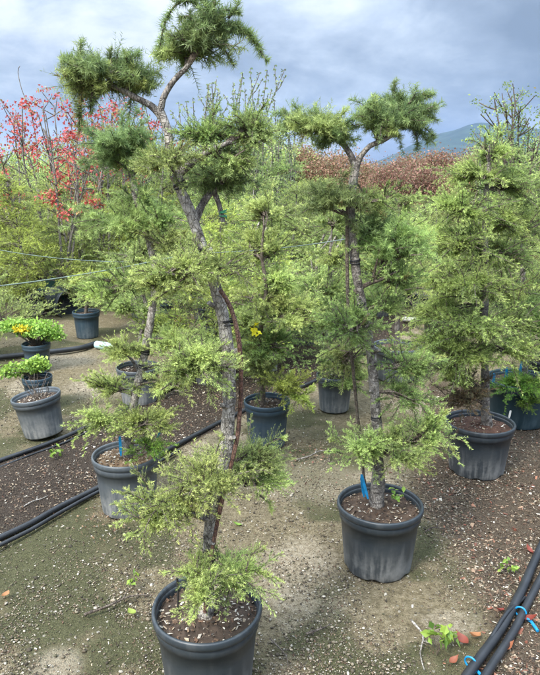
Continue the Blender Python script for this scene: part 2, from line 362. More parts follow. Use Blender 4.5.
def chips(acc, rng, p, lo, hi, pale, cols=None, lift=.3):
    n = len(p); d = rng.normal(size=(n, 3)) * np.array([1, 1, lift]); d = nrm(d); s = nrm(np.cross(d, rng.normal(size=(n, 3)) * .35 + np.array([0, 0, 1])))
    up = np.cross(s, d); L = rng.uniform(lo, hi, (n, 1)) * rng.uniform(.5, 1, (n, 1)); W = L * rng.uniform(.2, .65, (n, 1)); h = L * .12
    V = np.stack([p - d * L * .5 - s * W * .3, p - d * L * .3 + s * W * .5, p + d * L * .5 + s * W * .25, p + d * L * .35 - s * W * .5, p + up * h], 1)
    i = np.arange(n)[:, None] * 5
    F = np.concatenate([i + [[0, 4, 1]], i + [[1, 4, 2]], i + [[2, 4, 3]], i + [[3, 4, 0]]])[:, ::-1]
    cc = (CH_COL if cols is None else cols); C = cc[rng.integers(len(cc), size=n)] * rng.uniform(.7, 1.35, (n, 1))
    pl = rng.random(n) < pale; C[pl] = PALE_COL[rng.integers(len(PALE_COL), size=pl.sum())] * rng.uniform(.6, 1.1, (pl.sum(), 1))
    acc.add(V.reshape(-1, 3), F, 0, np.repeat(C[:, None], 5, 1).reshape(-1, 3))
def put_pot(root, meshes):
    p = link('pot', meshes[0], root); link('rim', meshes[1], p); link('soil', meshes[2], root); return p
def plant_tag_mesh(h=.10, w=.014, lean=(.1, .05), m=M_BLUE):
    a = Acc(); d = nrm(np.array([lean[0], lean[1], 1.0])); s = np.array([1., .3, 0]); s /= np.linalg.norm(s); nrml = np.cross(s, d); t = .0012
    prof = [(-.25, 0), (-.5, .25), (-.5, .92), (-.3, 1), (.3, 1), (.5, .92), (.5, .25), (.25, 0)]
    f = [d * q[1] * h + s * q[0] * w for q in prof]; V = [p + nrml * t for p in f] + [p - nrml * t for p in f]; n = len(f)
    a.add(V, [[i, (i + 1) % n, n + (i + 1) % n, n + i] for i in range(n)]); a.add(V, [list(range(n - 1, -1, -1))]); a.add(V, [list(range(n, 2 * n))])
    return a.mesh('plant_tag', [m], False)
def ring_mesh(r, h=.012, name='tie', m=M_TIE, turns=3):
    a = Acc(); t = np.linspace(0, turns * 2 * math.pi, turns * 14); P = np.stack([r * np.cos(t), r * np.sin(t), np.linspace(-h, h, len(t)) + .003 * np.sin(t * .7)], 1)
    tube(a, P, .0024, 5); return a.mesh(name, [m])

# ------------------------------------------------------------------ potted trees of the two near rows, each built to its own form
def potted(name, label, cat, rim_px, rim_w, seed, H=.33, group=None, m=P_BLACK, tilt=0, **kw):
    b = G(*rim_px, z=H); D = rim_w * depth(b) / FPX; o = np.array([b[0], b[1], 0.0])
    root = thing(name, label, cat, o, group); root.rotation_euler = (0, tilt, random.Random(seed).uniform(-.1, .1) if not tilt else 0)
    root.rotation_euler.z = 0
    put_pot(root, pot_meshes(D, H, seed, m, **kw)); return root, o, D
def trunk(root, o, pix, Y, R, m, seed, knob=.10, n=12, name='trunk', step=.02):
    P = np.array([U(x, y, Y + (d[0] if d else 0)) - o for x, y, *d in pix])
    if name == 'trunk': P = np.vstack([P[0] - [0, 0, .09], P]); R = [R[0] * 1.12] + list(R)
    Q, rr = spline(P, step, R)
    a = Acc(); tube(a, Q, rr, n, 0, knob=knob, rng=np.random.default_rng(seed)); return link(name, a.mesh(name, [m]), root), Q
def pads(root, o, Y, lst, seed, wood, name='foliage_pad', limb_r=.006, fit=1.0, out=1.2, dens=.85):
    rng = np.random.default_rng(seed)
    for (cx, cy, rx, ry, dy, nb, st, (ax, ay)) in lst:
        c = U(cx, cy, Y + dy) - o; k = depth(c + o) / FPX; a = Acc()
        pad(a, rng, U(ax, ay, Y) - o, c, (rx * k * fit, rx * k * .82 * fit, ry * k * 1.08 * fit), int(nb * dens), st, limb_r=limb_r, out=out)
        link(name, a.mesh(name, [st.mat, wood], False), root)
def shoots(root, o, Y, lst, seed, st, wood, name='arching_shoot', **kw):
    rng = np.random.default_rng(seed)
    for path in lst:
        a = Acc(); spray(a, rng, [U(p[0], p[1], Y + (p[2] if len(p) > 2 else 0)) - o for p in path], st, **kw); link(name, a.mesh(name, [st.mat, wood], False), root)
def tie(root, o, px, py, Y, r, tilt=0, m=M_TIE, turns=3):
    t = link('tie', ring_mesh(r, m=m, turns=turns), root, U(px, py, Y) - o); t.rotation_euler = (0, tilt, 0)
def stake(root, o, pix, Y, r, m, seed, name='stake'):
    P = np.array([U(x, y, Y + (d[0] if d else 0)) - o for x, y, *d in pix]); Q = spline(P, .03); a = Acc()
    tube(a, Q, r, 8, 0, knob=.10, rng=np.random.default_rng(seed)); link(name, a.mesh(name, [m]), root)
def ptag(root, loc, h=.1, lean=(.1, 0), w=.014, m=M_BLUE):
    link('plant_tag', plant_tag_mesh(h, w, lean, m), root, loc)

# ---- tree A: tall crooked tree in front
FA = sty(L_FRESH, FINE); OA = sty(L_OLIVE, FINE); DA = sty(L_DARK, BRUSH); GA = sty(L_GREEN, FINE)
rootA, oA, DA_ = potted('potted_conifer', 'tallest conifer with a thick crooked pale trunk and rusty stake, forking at the top', 'potted tree', (207, 605), 110, 1, H=.34, nchip=520, pale=.32)
YA = oA[1] - .02
_, QA = trunk(rootA, oA, [(206, 612), (207, 585), (208, 556), (212, 515), (218, 488), (224, 462), (228, 425), (229, 380), (226, 335), (219, 300), (208, 262), (200, 240), (194, 222), (185, 200), (178, 182), (177, 170), (170, 152), (168, 130), (160, 113)], YA,
      [.030, .024, .021, .022, .023, .023, .022, .022, .021, .019, .017, .0165, .017, .0155, .015, .016, .0135, .012, .014], B_PALE, 11, .11, 16)
trunk(rootA, oA, [(160, 114), (150, 105), (138, 99), (126, 92), (112, 86), (98, 80)], YA, [.012, .010, .0085, .0075, .006, .004], B_GREY, 12, .08, 10, 'branch')
trunk(rootA, oA, [(160, 114), (163, 99), (170, 86), (178, 76), (186, 68), (196, 55), (204, 42)], YA, [.0105, .009, .0085, .0075, .007, .006, .004], B_GREY, 13, .08, 10, 'branch')
trunk(rootA, oA, [(177, 174), (188, 166), (202, 156), (216, 148), (232, 142)], YA, [.016, .012, .010, .009, .006], B_GREY, 14, .08, 8, 'branch')
trunk(rootA, oA, [(195, 222, 0), (202, 205, .03), (211, 192, .05), (224, 182, .08), (236, 174, .1)], YA, [.014, .011, .010, .008, .005], B_GREY, 15, .08, 8, 'branch')
trunk(rootA, oA, [(213, 190, .05), (219, 204, .06), (223, 222, .06)], YA, [.009, .008, .008], B_GREY, 16, .08, 8, 'branch')
trunk(rootA, oA, [(212, 520), (196, 516, -.03), (178, 508, -.05), (160, 503, -.06)], YA, [.012, .009, .007, .005], B_GREY, 17, .08, 8, 'branch')
pads(rootA, oA, YA, [
    (104, 73, 23, 11, 0, 52, DA, (112, 86)), (130, 79, 15, 11, .03, 34, DA, (126, 92)), (84, 82, 8, 12, 0, 16, sty(L_OLIVE, BRUSH), (98, 80)), (112, 90, 20, 7, .04, 22, sty(L_OLIVE, BRUSH), (115, 86)),
    (201, 46, 15, 10, 0, 46, DA, (188, 66)), (188, 54, 11, 8, .05, 20, sty(L_OLIVE, BRUSH), (186, 68)), (217, 28, 13, 7, .03, 26, DA, (204, 42)),
    (252, 132, 28, 14, .05, 56, OA, (226, 144)), (205, 136, 22, 11, .05, 46, GA, (205, 154)), (166, 163, 28, 10, -.08, 50, sty(L_OLIVE, FINE), (176, 170)), (225, 163, 30, 12, .05, 46, OA, (216, 150)),
    (226, 180, 26, 13, .08, 56, DA, (222, 183)),
    (182, 274, 36, 15, -.10, 92, sty(L_FRESH, FINE, .95), (210, 270)), (218, 268, 24, 9, -.06, 40, OA, (212, 268)), (160, 287, 18, 11, -.1, 30, FA, (190, 276)),
    (200, 365, 33, 17, -.10, 88, sty(L_FRESH, FINE), (226, 372)), (178, 372, 18, 12, -.12, 36, GA, (215, 372)),
    (205, 482, 34, 20, -.12, 92, FA, (214, 505)), (168, 500, 36, 21, -.10, 112, FA, (198, 516)), (150, 516, 25, 14, -.12, 52, FA, (190, 514)),
    (246, 462, 30, 26, .12, 125, sty(L_OLIVE, FINE), (222, 478)), (262, 480, 20, 18, .14, 52, FA, (226, 490)),
    (232, 576, 38, 17, -.04, 96, FA, (208, 560)), (200, 577, 24, 10, -.13, 40, FA, (206, 566)), (203, 600, 8, 16, -.2, 22, FA, (207, 580))], 101, B_BROWN, fit=.90, out=1.0, dens=.68)
shoots(rootA, oA, YA, [[(206, 16), (196, 4), (182, 1), (170, 12), (163, 30), (159, 56)], [(212, 14), (204, 2), (190, -4), (176, 0)], [(226, 32), (240, 30), (253, 40), (266, 60)], [(216, 44), (226, 52), (234, 66)],
     [(228, 18), (235, 10), (238, 2)], [(205, 26), (192, 24), (180, 32), (170, 44)], [(220, 24), (238, 26), (254, 38)], [(210, 20), (224, 10), (238, 12)], [(206, 40), (190, 38), (176, 44)], [(224, 30), (246, 34), (262, 48)], [(200, 30), (188, 16), (180, 20)]], 102, sty(L_DARK, BRUSH), B_BROWN, per=330, spread=.022)
shoots(rootA, oA, YA, [[(82, 66), (80, 54), (81, 42)], [(88, 72), (74, 64), (66, 60)], [(84, 88), (80, 108), (79, 132)], [(112, 66), (110, 56), (112, 48)], [(92, 92), (90, 112)], [(128, 66), (132, 56), (140, 56)]], 103, sty(L_DARK, BRUSH), B_BROWN, per=300, spread=.024)
shoots(rootA, oA, YA, [[(165, 495), (140, 498, -.1), (122, 500, -.12)], [(205, 575), (180, 572, -.15), (165, 573, -.18)], [(250, 570), (268, 574, -.05), (280, 582, -.08)], [(245, 555), (258, 552), (266, 548)], [(205, 590, -.15), (198, 605, -.2), (192, 618, -.22)],
     [(185, 278, -.1), (160, 296, -.14), (150, 302, -.15)], [(190, 370, -.1), (168, 385, -.14), (158, 392, -.15)], [(262, 448, .1), (276, 440, .1), (284, 438, .1)], [(255, 492, .12), (268, 502, .1), (272, 510, .1)], [(160, 520, -.1), (138, 532, -.12), (128, 536, -.12)]], 104, FA, B_BROWN, per=300, spread=.03)
stake(rootA, oA, [(205, 612, -.03), (208, 575, -.03), (214, 540, -.03), (220, 510, -.02), (228, 476, .0), (236, 445, .0), (240, 410, .0), (241, 370, -.02), (238, 335, -.03), (231, 308, -.03), (220, 290, -.03)], YA - .01, .0072, B_STAKE, 18)
stake(rootA, oA, [(178, 608), (178, 592), (177, 578)], YA - .06, .004, M_STK, 19, 'peg')
for x, y, t in ((208, 557, 0), (208, 562, 0), (223, 470, .2), (229, 322, -.1), (205, 250, -.3), (180, 186, -.3)): tie(rootA, oA, x, y, YA, .0245 if y > 300 else .0185, t)
tie(rootA, oA, 223, 214, YA + .06, .011, 0, M_GTAPE)

def stubs(root, Q, spec, m, seed):
    rng = np.random.default_rng(seed)
    for f, th, L, r in spec:
        k = int(f * (len(Q) - 1)); d = nrm(np.array([math.cos(th), math.sin(th), .35])); a = Acc(); P = [Q[k], Q[k] + d * (L * .6 + .02), Q[k] + d * (L + .02) + [0, 0, .004]]
        tube(a, P, [r * 1.7, r * 1.05, r * .9], 8, 0, knob=.1, rng=rng); link('branch_stub', a.mesh('branch_stub', [m]), root)
stubs(rootA, QA, ((.22, -1.2, .035, .008), (.33, -2.4, .02, .010), (.44, -.9, .025, .007), (.50, -2.0, .03, .008), (.60, -.5, .03, .009), (.68, -2.6, .025, .008), (.78, -1.0, .02, .009), (.90, -1.9, .022, .007), (.27, 3.0, .05, .006)), B_PALE, 1011)
# ---- tree B: twin-headed tree in the middle of the right row
FB = sty(L_FRESH, FINE, 1.15); OB = sty(L_OLIVE, FINE, 1.15); DB = sty(L_DARK, BRUSH, 1.1); GB = sty(L_GREEN, FINE, 1.15)
rootB, oB, DB_ = potted('potted_conifer', 'twin-headed conifer with thin grey trunk and blue tag, in the pot on the bare path', 'potted tree', (380, 502), 84, 2, H=.33, nchip=420, notch=True, soil=(.062, .042, .03))
YB = oB[1] + .02
_, QB = trunk(rootB, oB, [(377, 497), (378, 482), (378, 466), (377, 432), (375, 400), (372, 362), (367, 330), (361, 300), (356, 270), (353, 240), (351, 215), (352, 190), (356, 166)], YB,
      [.036, .032, .026, .024, .023, .022, .021, .020, .020, .020, .019, .018, .018], B_GREY, 21, .08, 12)
trunk(rootB, oB, [(356, 168), (351, 156), (344, 145), (334, 138), (322, 132)], YB, [.015, .013, .012, .009, .005], B_GREY, 22, .08, 9, 'branch')
trunk(rootB, oB, [(356, 168), (361, 156), (370, 146), (382, 141), (396, 134)], YB, [.014, .012, .011, .010, .005], B_GREY, 23, .08, 9, 'branch')
trunk(rootB, oB, [(354, 292), (368, 284), (382, 279), (400, 270)], YB, [.012, .010, .008, .005], B_BROWN, 24, .08, 8, 'branch')
trunk(rootB, oB, [(352, 215), (340, 212), (326, 206), (314, 200)], YB, [.012, .010, .008, .005], B_BROWN, 25, .08, 8, 'branch')
pads(rootB, oB, YB, [
    (315, 129, 27, 10, 0, 60, sty(L_OLIVE, BRUSH, 1.1), (334, 138)), (300, 124, 13, 7, 0, 18, DB, (322, 132)), (335, 138, 12, 8, 0, 20, DB, (336, 140)),
    (392, 120, 33, 12, 0, 96, DB, (384, 140)), (372, 124, 20, 9, 0, 34, sty(L_OLIVE, BRUSH, 1.1), (378, 142)), (404, 107, 18, 8, .03, 34, DB, (392, 134)),
    (333, 200, 25, 13, -.05, 62, DB, (334, 209)), (377, 200, 22, 12, .03, 44, GB, (353, 210)),
    (392, 248, 32, 20, .0, 104, sty(L_GREEN, BRUSH, 1.05), (372, 282)), (374, 232, 20, 14, .05, 42, DB, (354, 250)), (395, 282, 26, 15, .05, 58, GB, (376, 281)),
    (350, 330, 27, 22, -.10, 84, GB, (364, 320)), (342, 362, 22, 22, .15, 52, sty(L_OLIVE, FINE, 1.15), (368, 345)), (384, 306, 20, 14, .1, 46, GB, (364, 312)),
    (410, 366, 27, 17, .02, 78, sty(L_GREEN, FINE, 1.15), (373, 370)), (404, 396, 24, 15, .0, 58, GB, (375, 392)),
    (362, 450, 28, 20, -.08, 88, FB, (377, 450)), (392, 452, 28, 20, -.10, 82, OB, (378, 455)), (428, 440, 26, 23, .0, 84, FB, (380, 448))], 201, B_BROWN, fit=.94, out=1.0, dens=.75)
shoots(rootB, oB, YB, [[(396, 104), (394, 92), (395, 80)], [(408, 104), (420, 96), (433, 94)], [(410, 118), (424, 116), (438, 120)], [(410, 122), (422, 126), (434, 136)], [(412, 128), (417, 138), (417, 150)], [(376, 118), (362, 116), (348, 122), (340, 128)], [(298, 122), (290, 116), (284, 112)], [(384, 110), (372, 106), (360, 110)], [(396, 112), (380, 104), (368, 108)], [(404, 112), (422, 106), (436, 110)], [(404, 126), (420, 132), (428, 144)]], 202, DB, B_BROWN, per=280, spread=.03)
shoots(rootB, oB, YB, [[(350, 445), (338, 440), (330, 440)], [(405, 455), (425, 470), (436, 474)], [(440, 440), (452, 448), (458, 456)], [(430, 425), (440, 416), (446, 412)], [(420, 364), (434, 360), (442, 356)], [(340, 345), (326, 352), (318, 358)], [(405, 290), (420, 288), (430, 292)]], 203, FB, B_BROWN, per=260, spread=.036)
stake(rootB, oB, [(366, 497, .1), (356, 400, .1), (349, 320, .02), (347, 250, 0), (348, 185, 0)], YB - .03, .0075, B_BROWN, 26)
for x, y, t in ((355, 262, 0), (352, 222, 0), (361, 305, -.1), (376, 418, 0)): tie(rootB, oB, x, y, YB, .022, t)
ptag(rootB, U(368, 499, oB[1] - .05) - oB, .125, (-.28, .1)); ptag(rootB, U(364, 497, oB[1] - .03) - oB, .10, (-.15, .1))
def weedlet(root, loc, seed, n=14, s=.035, h=.07, m=L_BRIGHT, name='weed'):
    rng = np.random.default_rng(seed); a = Acc(); P = []
    for i in range(4):
        e = np.array([rng.uniform(-.6, .6) * h, rng.uniform(-.6, .6) * h, h * rng.uniform(.6, 1)]); q = spline([(0, 0, 0), e * .5 + [0, 0, .01], e], .02); tube(a, q, .0014, 4, 1, cap=False); P += [q[-1]] * n
    leaves(a, rng, np.array(P) + rng.normal(size=(len(P), 3)) * h * .18, s, 1.2); return link(name, a.mesh(name, [m, B_BROWN], False), root, loc)
weedlet(rootB, U(396, 500, oB[1] - .02) - oB, 27, 4, .03, .05)

stubs(rootB, QB, ((.25, -1.0, .02, .008), (.38, -2.2, .025, .007), (.5, -.8, .03, .007), (.66, -1.9, .02, .007), (.85, -1.2, .02, .007)), B_GREY, 1012)
# ---- tree C: feathery cone right
rootC, oC, DC_ = potted('potted_conifer', 'broad feathery light-green conifer with drooping sprays over its large black pot', 'potted tree', (480, 421), 66, 3, H=.33, soil=(.075, .04, .028), notch=True)
YC = oC[1]
trunk(rootC, oC, [(487, 425), (485, 405), (485, 370), (484, 330), (485, 290), (485, 240), (486, 200), (489, 165), (491, 140)], YC, [.034, .029, .025, .023, .022, .019, .016, .012, .006], B_GREY, 31, .08, 12)
def feathery(acc, rng, top, bottom, rmax, nb, st, prof=lambda q: q, stubs=.12, side=None):
    q = rng.random(nb) ** .85; z = top[2] + (bottom[2] - top[2]) * q; th = rng.uniform(0, 2 * math.pi, nb)
    if side is not None: th = side(rng, nb)
    rad = rmax * np.array([prof(v) for v in q]) * rng.uniform(.55, 1.15, nb)
    ax = top[None, :] + (bottom - top)[None, :] * q[:, None]
    P2 = ax + np.stack([np.cos(th) * rad, np.sin(th) * rad, -.15 * rad + rng.normal(size=nb) * .05], 1)
    P0 = ax + np.stack([np.cos(th) * rad * stubs, np.sin(th) * rad * stubs, .0 * rad], 1)
    branchlets(acc, rng, P0, P2, st, .004)
FC = sty(L_SPRING, FINE, 1.3, K=14, tl=.085, arch=.18, droop=.06, n=22); GC = sty(L_GREEN, FINE, 1.3, K=13, tl=.085, arch=.18, droop=.06, n=20); OC = sty(L_SPRING, FINE, 1.3, K=13, tl=.085, arch=.18, droop=.06, n=20)
pads(rootC, oC, YC, [(491, 152, 16, 14, 0, 40, OC, (489, 165)), (478, 180, 26, 13, -.05, 64, FC, (488, 176)), (506, 190, 28, 15, .03, 64, GC, (487, 190)), (462, 212, 30, 14, -.05, 80, FC, (486, 205)), (512, 226, 30, 17, .05, 76, OC, (486, 222)),
    (452, 246, 34, 15, -.05, 92, FC, (485, 238)), (500, 256, 32, 16, .08, 80, GC, (485, 252)), (470, 238, 20, 12, .15, 40, GC, (485, 240)), (442, 282, 34, 14, -.05, 92, FC, (485, 272)), (506, 290, 32, 18, .05, 84, FC, (485, 285)), (470, 285, 26, 14, -.22, 70, FC, (484, 285)),
    (434, 316, 30, 13, .0, 78, FC, (484, 305)), (470, 326, 34, 15, -.22, 92, OC, (484, 318)), (512, 322, 30, 17, .0, 76, GC, (484, 318)), (430, 346, 26, 12, -.05, 60, FC, (484, 335)), (462, 356, 32, 14, -.2, 84, FC, (484, 345)), (504, 352, 28, 14, -.1, 66, FC, (484, 345)), (440, 372, 20, 9, -.1, 40, OC, (484, 362))], 303, B_BROWN, out=1.6, dens=.8)
pads(rootC, oC, YC, [(464, 397, 24, 17, -.10, 70, sty(L_DRY, FINE, 1.2), (485, 405)), (458, 380, 18, 12, -.05, 30, sty(L_OLIVE, FINE, 1.2), (484, 390))], 301, B_BROWN, 'dry_clump')
shoots(rootC, oC, YC, [[(470, 330, -.2), (440, 342, -.3), (420, 352, -.35)], [(465, 296, -.1), (440, 298, -.2), (424, 306, -.22)], [(470, 260, -.1), (445, 262, -.2), (424, 276, -.22)], [(505, 250), (528, 240), (545, 246)], [(480, 170), (462, 172), (448, 184)], [(475, 210), (452, 214), (436, 228)],
    [(500, 172), (514, 168), (524, 176)], [(490, 150), (492, 138), (496, 128)], [(470, 345, -.2), (448, 366, -.3), (438, 382, -.32)]], 302, sty(L_SPRING, FINE, 1.3), B_BROWN, per=220, spread=.06)
ptag(rootC, U(509, 418, oC[1]) - oC, .05, (.1, 0), m=M_WHITE)

# ---- tree D: far right, teal pot, low bright leaves
rootD, oD, _ = potted('potted_conifer', 'dense dark-green conifer with blue tags in a teal-black pot at the right edge', 'potted tree', (521, 378), 66, 4, H=.34, m=P_TEAL)
YD = oD[1]
trunk(rootD, oD, [(524, 384), (524, 350), (522, 310), (523, 260), (521, 215)], YD, [.03, .026, .022, .017, .008], B_GREY, 41, .08, 10)
pads(rootD, oD, YD, [(524, 300, 40, 30, 0, 130, sty(L_GREEN, FINE, 1.5), (523, 310)), (510, 250, 34, 26, .1, 100, sty(L_GREEN, FINE, 1.5), (523, 265)), (532, 226, 30, 24, 0, 84, sty(L_DARK, FINE, 1.5), (522, 230)), (538, 336, 26, 16, -.1, 60, sty(L_BRIGHT, FINE, 1.5), (523, 330)),
    (522, 200, 20, 20, 0, 44, sty(L_GREEN, FINE, 1.5), (521, 215)), (505, 340, 20, 14, 0, 40, sty(L_GREEN, FINE, 1.5), (523, 335))], 401, B_BROWN)
pads(rootD, oD, YD, [(518, 388, 24, 8, -.22, 60, sty(L_BRIGHT, FINE, 1.5), (524, 380)), (538, 382, 14, 9, -.2, 30, sty(L_BRIGHT, FINE, 1.5), (524, 380)), (526, 402, 7, 8, -.24, 12, sty(L_BRIGHT, FINE, 1.5), (522, 390))], 402, B_BROWN, 'low_foliage')
for x, y, h, l in ((493, 386, .10, .02), (504, 384, .13, .10), (519, 382, .16, .02), (503, 386, .09, .3)): ptag(rootD, U(x, y, oD[1] - .08) - oD, h, (l, 0), .02)

# ---- tree E: leaning tree at left
FE = sty(L_FRESH, FINE, 1.3); OE = sty(L_OLIVE, FINE, 1.3); GE = sty(L_GREEN, FINE, 1.3)
rootE, oE, _ = potted('potted_conifer', 'leaning pale-trunked conifer with tiered pads, in the pot between the two pairs of hoses', 'potted tree', (126, 453), 66, 5, H=.33, m=P_PALE, soil=(.11, .075, .045), mound=.03, nchip=420, pale=.4)
YE = oE[1]
trunk(rootE, oE, [(128, 456), (129, 440), (132, 415), (136, 392), (143, 362), (149, 330), (153, 304), (156, 280), (154, 262), (149, 240), (141, 214), (135, 192), (131, 172), (126, 155)], YE,
      [.032, .028, .024, .022, .022, .021, .020, .020, .019, .019, .018, .017, .015, .008], B_PALE, 51, .09, 11)
trunk(rootE, oE, [(139, 372), (132, 360), (124, 353), (116, 350)], YE, [.010, .008, .007, .004], B_GREY, 52, .08, 7, 'branch')
pads(rootE, oE, YE, [
    (121, 146, 26, 15, 0, 92, sty(L_DARK, BRUSH, 1.3), (131, 172)), (106, 158, 16, 10, 0, 26, sty(L_DARK, BRUSH, 1.3), (130, 172)), (146, 160, 16, 10, 0, 26, sty(L_GREEN, BRUSH, 1.3), (132, 176)),
    (120, 222, 36, 12, 0, 84, sty(L_OLIVE, BRUSH, 1.25), (145, 226)), (162, 222, 26, 11, 0, 46, sty(L_GREEN, FINE, 1.3), (145, 226)), (140, 200, 22, 10, .1, 36, OE, (137, 200)),
    (170, 244, 26, 10, -.08, 46, OE, (151, 246)), (128, 282, 24, 14, .02, 60, OE, (155, 284)), (176, 285, 26, 14, .0, 62, FE, (155, 284)), (100, 292, 22, 8, .0, 34, FE, (152, 290)),
    (121, 350, 14, 8, -.05, 32, FE, (116, 344)), (175, 345, 26, 10, .05, 60, FE, (147, 340)), (112, 388, 20, 11, -.06, 52, FE, (135, 396)), (148, 424, 24, 14, -.08, 74, sty(L_FRESH, FINE, 1.3), (131, 420)), (100, 420, 22, 12, -.08, 54, FE, (131, 425)),
    (172, 384, 20, 9, -.1, 34, FE, (138, 385)), (150, 448, 14, 8, -.1, 22, sty(L_BRIGHT, FINE, 1.3), (130, 444))], 501, B_BROWN)
shoots(rootE, oE, YE, [[(110, 282), (88, 276), (70, 284)], [(120, 288), (96, 292), (80, 300)], [(100, 415), (84, 412), (74, 414)], [(124, 352), (114, 358), (107, 362)]], 502, FE, B_BROWN, per=220, spread=.045)
for x, y, t in ((143, 366, .3), (145, 352, .3), (156, 282, 0)): tie(rootE, oE, x, y, YE, .024, t)
ptag(rootE, U(121, 456, oE[1] - .08) - oE, .115, (0, 0), .015); ptag(rootE, U(157, 438, oE[1] + .03) - oE, .08, (.5, 0), .015)

# ---- K, L, M, J: smaller pots of the second and third rows
rootK, oK, _ = potted('potted_conifer', 'upright dull-green conifer with yellow-green side branch, in the dark blue pot', 'potted tree', (267, 400), 46, 6, H=.32, m=P_BLUE)
YK = oK[1]; FK = sty(L_FRESH, FINE, 1.6); OK_ = sty(L_OLIVE, FINE, 1.6)
trunk(rootK, oK, [(263, 404), (262, 380), (259, 350), (262, 320), (266, 290), (262, 255), (264, 225)], YK, [.02, .018, .016, .015, .013, .011, .006], B_BROWN, 61, .1, 9)
pads(rootK, oK, YK, [(262, 372, 20, 26, 0, 90, OK_, (262, 385)), (272, 345, 28, 20, .05, 84, sty(L_GREEN, FINE, 1.6), (259, 350)), (292, 318, 34, 16, -.05, 90, FK, (262, 325)), (262, 300, 30, 18, .05, 70, FK, (264, 300)), (246, 325, 14, 18, .0, 40, OK_, (260, 330)),
    (262, 250, 32, 20, .1, 80, FK, (263, 262)), (270, 215, 26, 20, .1, 60, FK, (264, 230)), (286, 280, 24, 14, .0, 44, FK, (266, 285))], 601, B_BROWN)
pads(rootK, oK, YK, [(284, 386, 19, 8, -.15, 44, sty(L_GOLD, FINE, 1.5), (265, 385)), (300, 398, 9, 5, -.18, 14, sty(L_GOLD, FINE, 1.5), (284, 386))], 602, B_BROWN, 'side_branch')
a = Acc(); leaves(a, np.random.default_rng(5), (U(256, 328, YK - .2) - oK)[None] + np.random.default_rng(6).normal(size=(9, 3)) * .018, .05, 1); link('flower', a.mesh('flower', [L_YEL], False), rootK)

rootL, oL, _ = potted('potted_conifer', 'soft grey-green conifer spilling over the small scuffed grey pot', 'potted tree', (335, 374), 37, 7, H=.29, m=P_PALE)
YL = oL[1]
trunk(rootL, oL, [(337, 378), (337, 350), (334, 310), (330, 270), (332, 225)], YL, [.022, .02, .017, .014, .006], B_GREY, 71, .1, 9)
pads(rootL, oL, YL, [(344, 360, 24, 18, -.05, 84, sty(L_GREEN, FINE, 1.7), (337, 355)), (352, 384, 13, 14, -.18, 38, sty(L_GREEN, FINE, 1.6), (340, 366)), (338, 322, 24, 18, 0, 66, sty(L_GREEN, FINE, 1.7), (335, 320)), (322, 290, 26, 15, 0, 60, sty(L_OLIVE, FINE, 1.7), (332, 295)), (336, 255, 26, 16, 0, 60, sty(L_FRESH, FINE, 1.7), (331, 262)), (330, 225, 20, 16, 0, 44, sty(L_OLIVE, FINE, 1.7), (332, 230))], 701, B_BROWN)
stake(rootL, oL, [(325, 376), (325, 366), (325, 356)], YL, .006, M_STK, 72, 'peg')

rootM, oM, _ = potted('potted_conifer', 'green conifer in the grey pot directly behind the twin-headed tree', 'potted tree', (397, 345), 48, 8, H=.31, m=P_PALE, soil=(.09, .06, .04), nchip=160)
YM = oM[1]
trunk(rootM, oM, [(398, 348), (397, 320), (400, 285), (396, 250), (399, 212)], YM, [.022, .02, .018, .015, .006], B_GREY, 81, .1, 9)
pads(rootM, oM, YM, [(390, 290, 24, 11, 0, 54, sty(L_GREEN, FINE, 1.9), (399, 292)), (412, 272, 24, 15, 0, 60, sty(L_OLIVE, FINE, 1.9), (398, 275)), (385, 262, 22, 13, 0, 46, sty(L_GREEN, FINE, 1.9), (397, 265)), (400, 230, 30, 17, 0, 70, sty(L_FRESH, FINE, 1.9), (398, 235)), (400, 205, 20, 14, 0, 40, sty(L_OLIVE, FINE, 1.9), (399, 215))], 801, B_BROWN)

rootJ, oJ, _ = potted('potted_conifer', 'short light-green conifer in the grey pot seen behind the leaning pale trunk', 'potted tree', (138, 366), 42, 9, H=.30, m=P_PALE)
YJ = oJ[1]
trunk(rootJ, oJ, [(142, 368), (140, 340), (146, 310), (141, 280), (144, 245)], YJ, [.02, .018, .016, .012, .005], B_GREY, 91, .1, 9)
pads(rootJ, oJ, YJ, [(128, 352, 20, 7, -.1, 40, sty(L_FRESH, FINE, 1.7), (141, 350)), (160, 330, 22, 9, 0, 44, sty(L_FRESH, FINE, 1.7), (143, 330)), (126, 308, 24, 11, 0, 56, sty(L_OLIVE, FINE, 1.7), (145, 310)), (160, 282, 24, 12, 0, 52, sty(L_FRESH, FINE, 1.7), (142, 285)), (140, 255, 26, 14, 0, 60, sty(L_OLIVE, FINE, 1.7), (143, 258))], 901, B_BROWN)

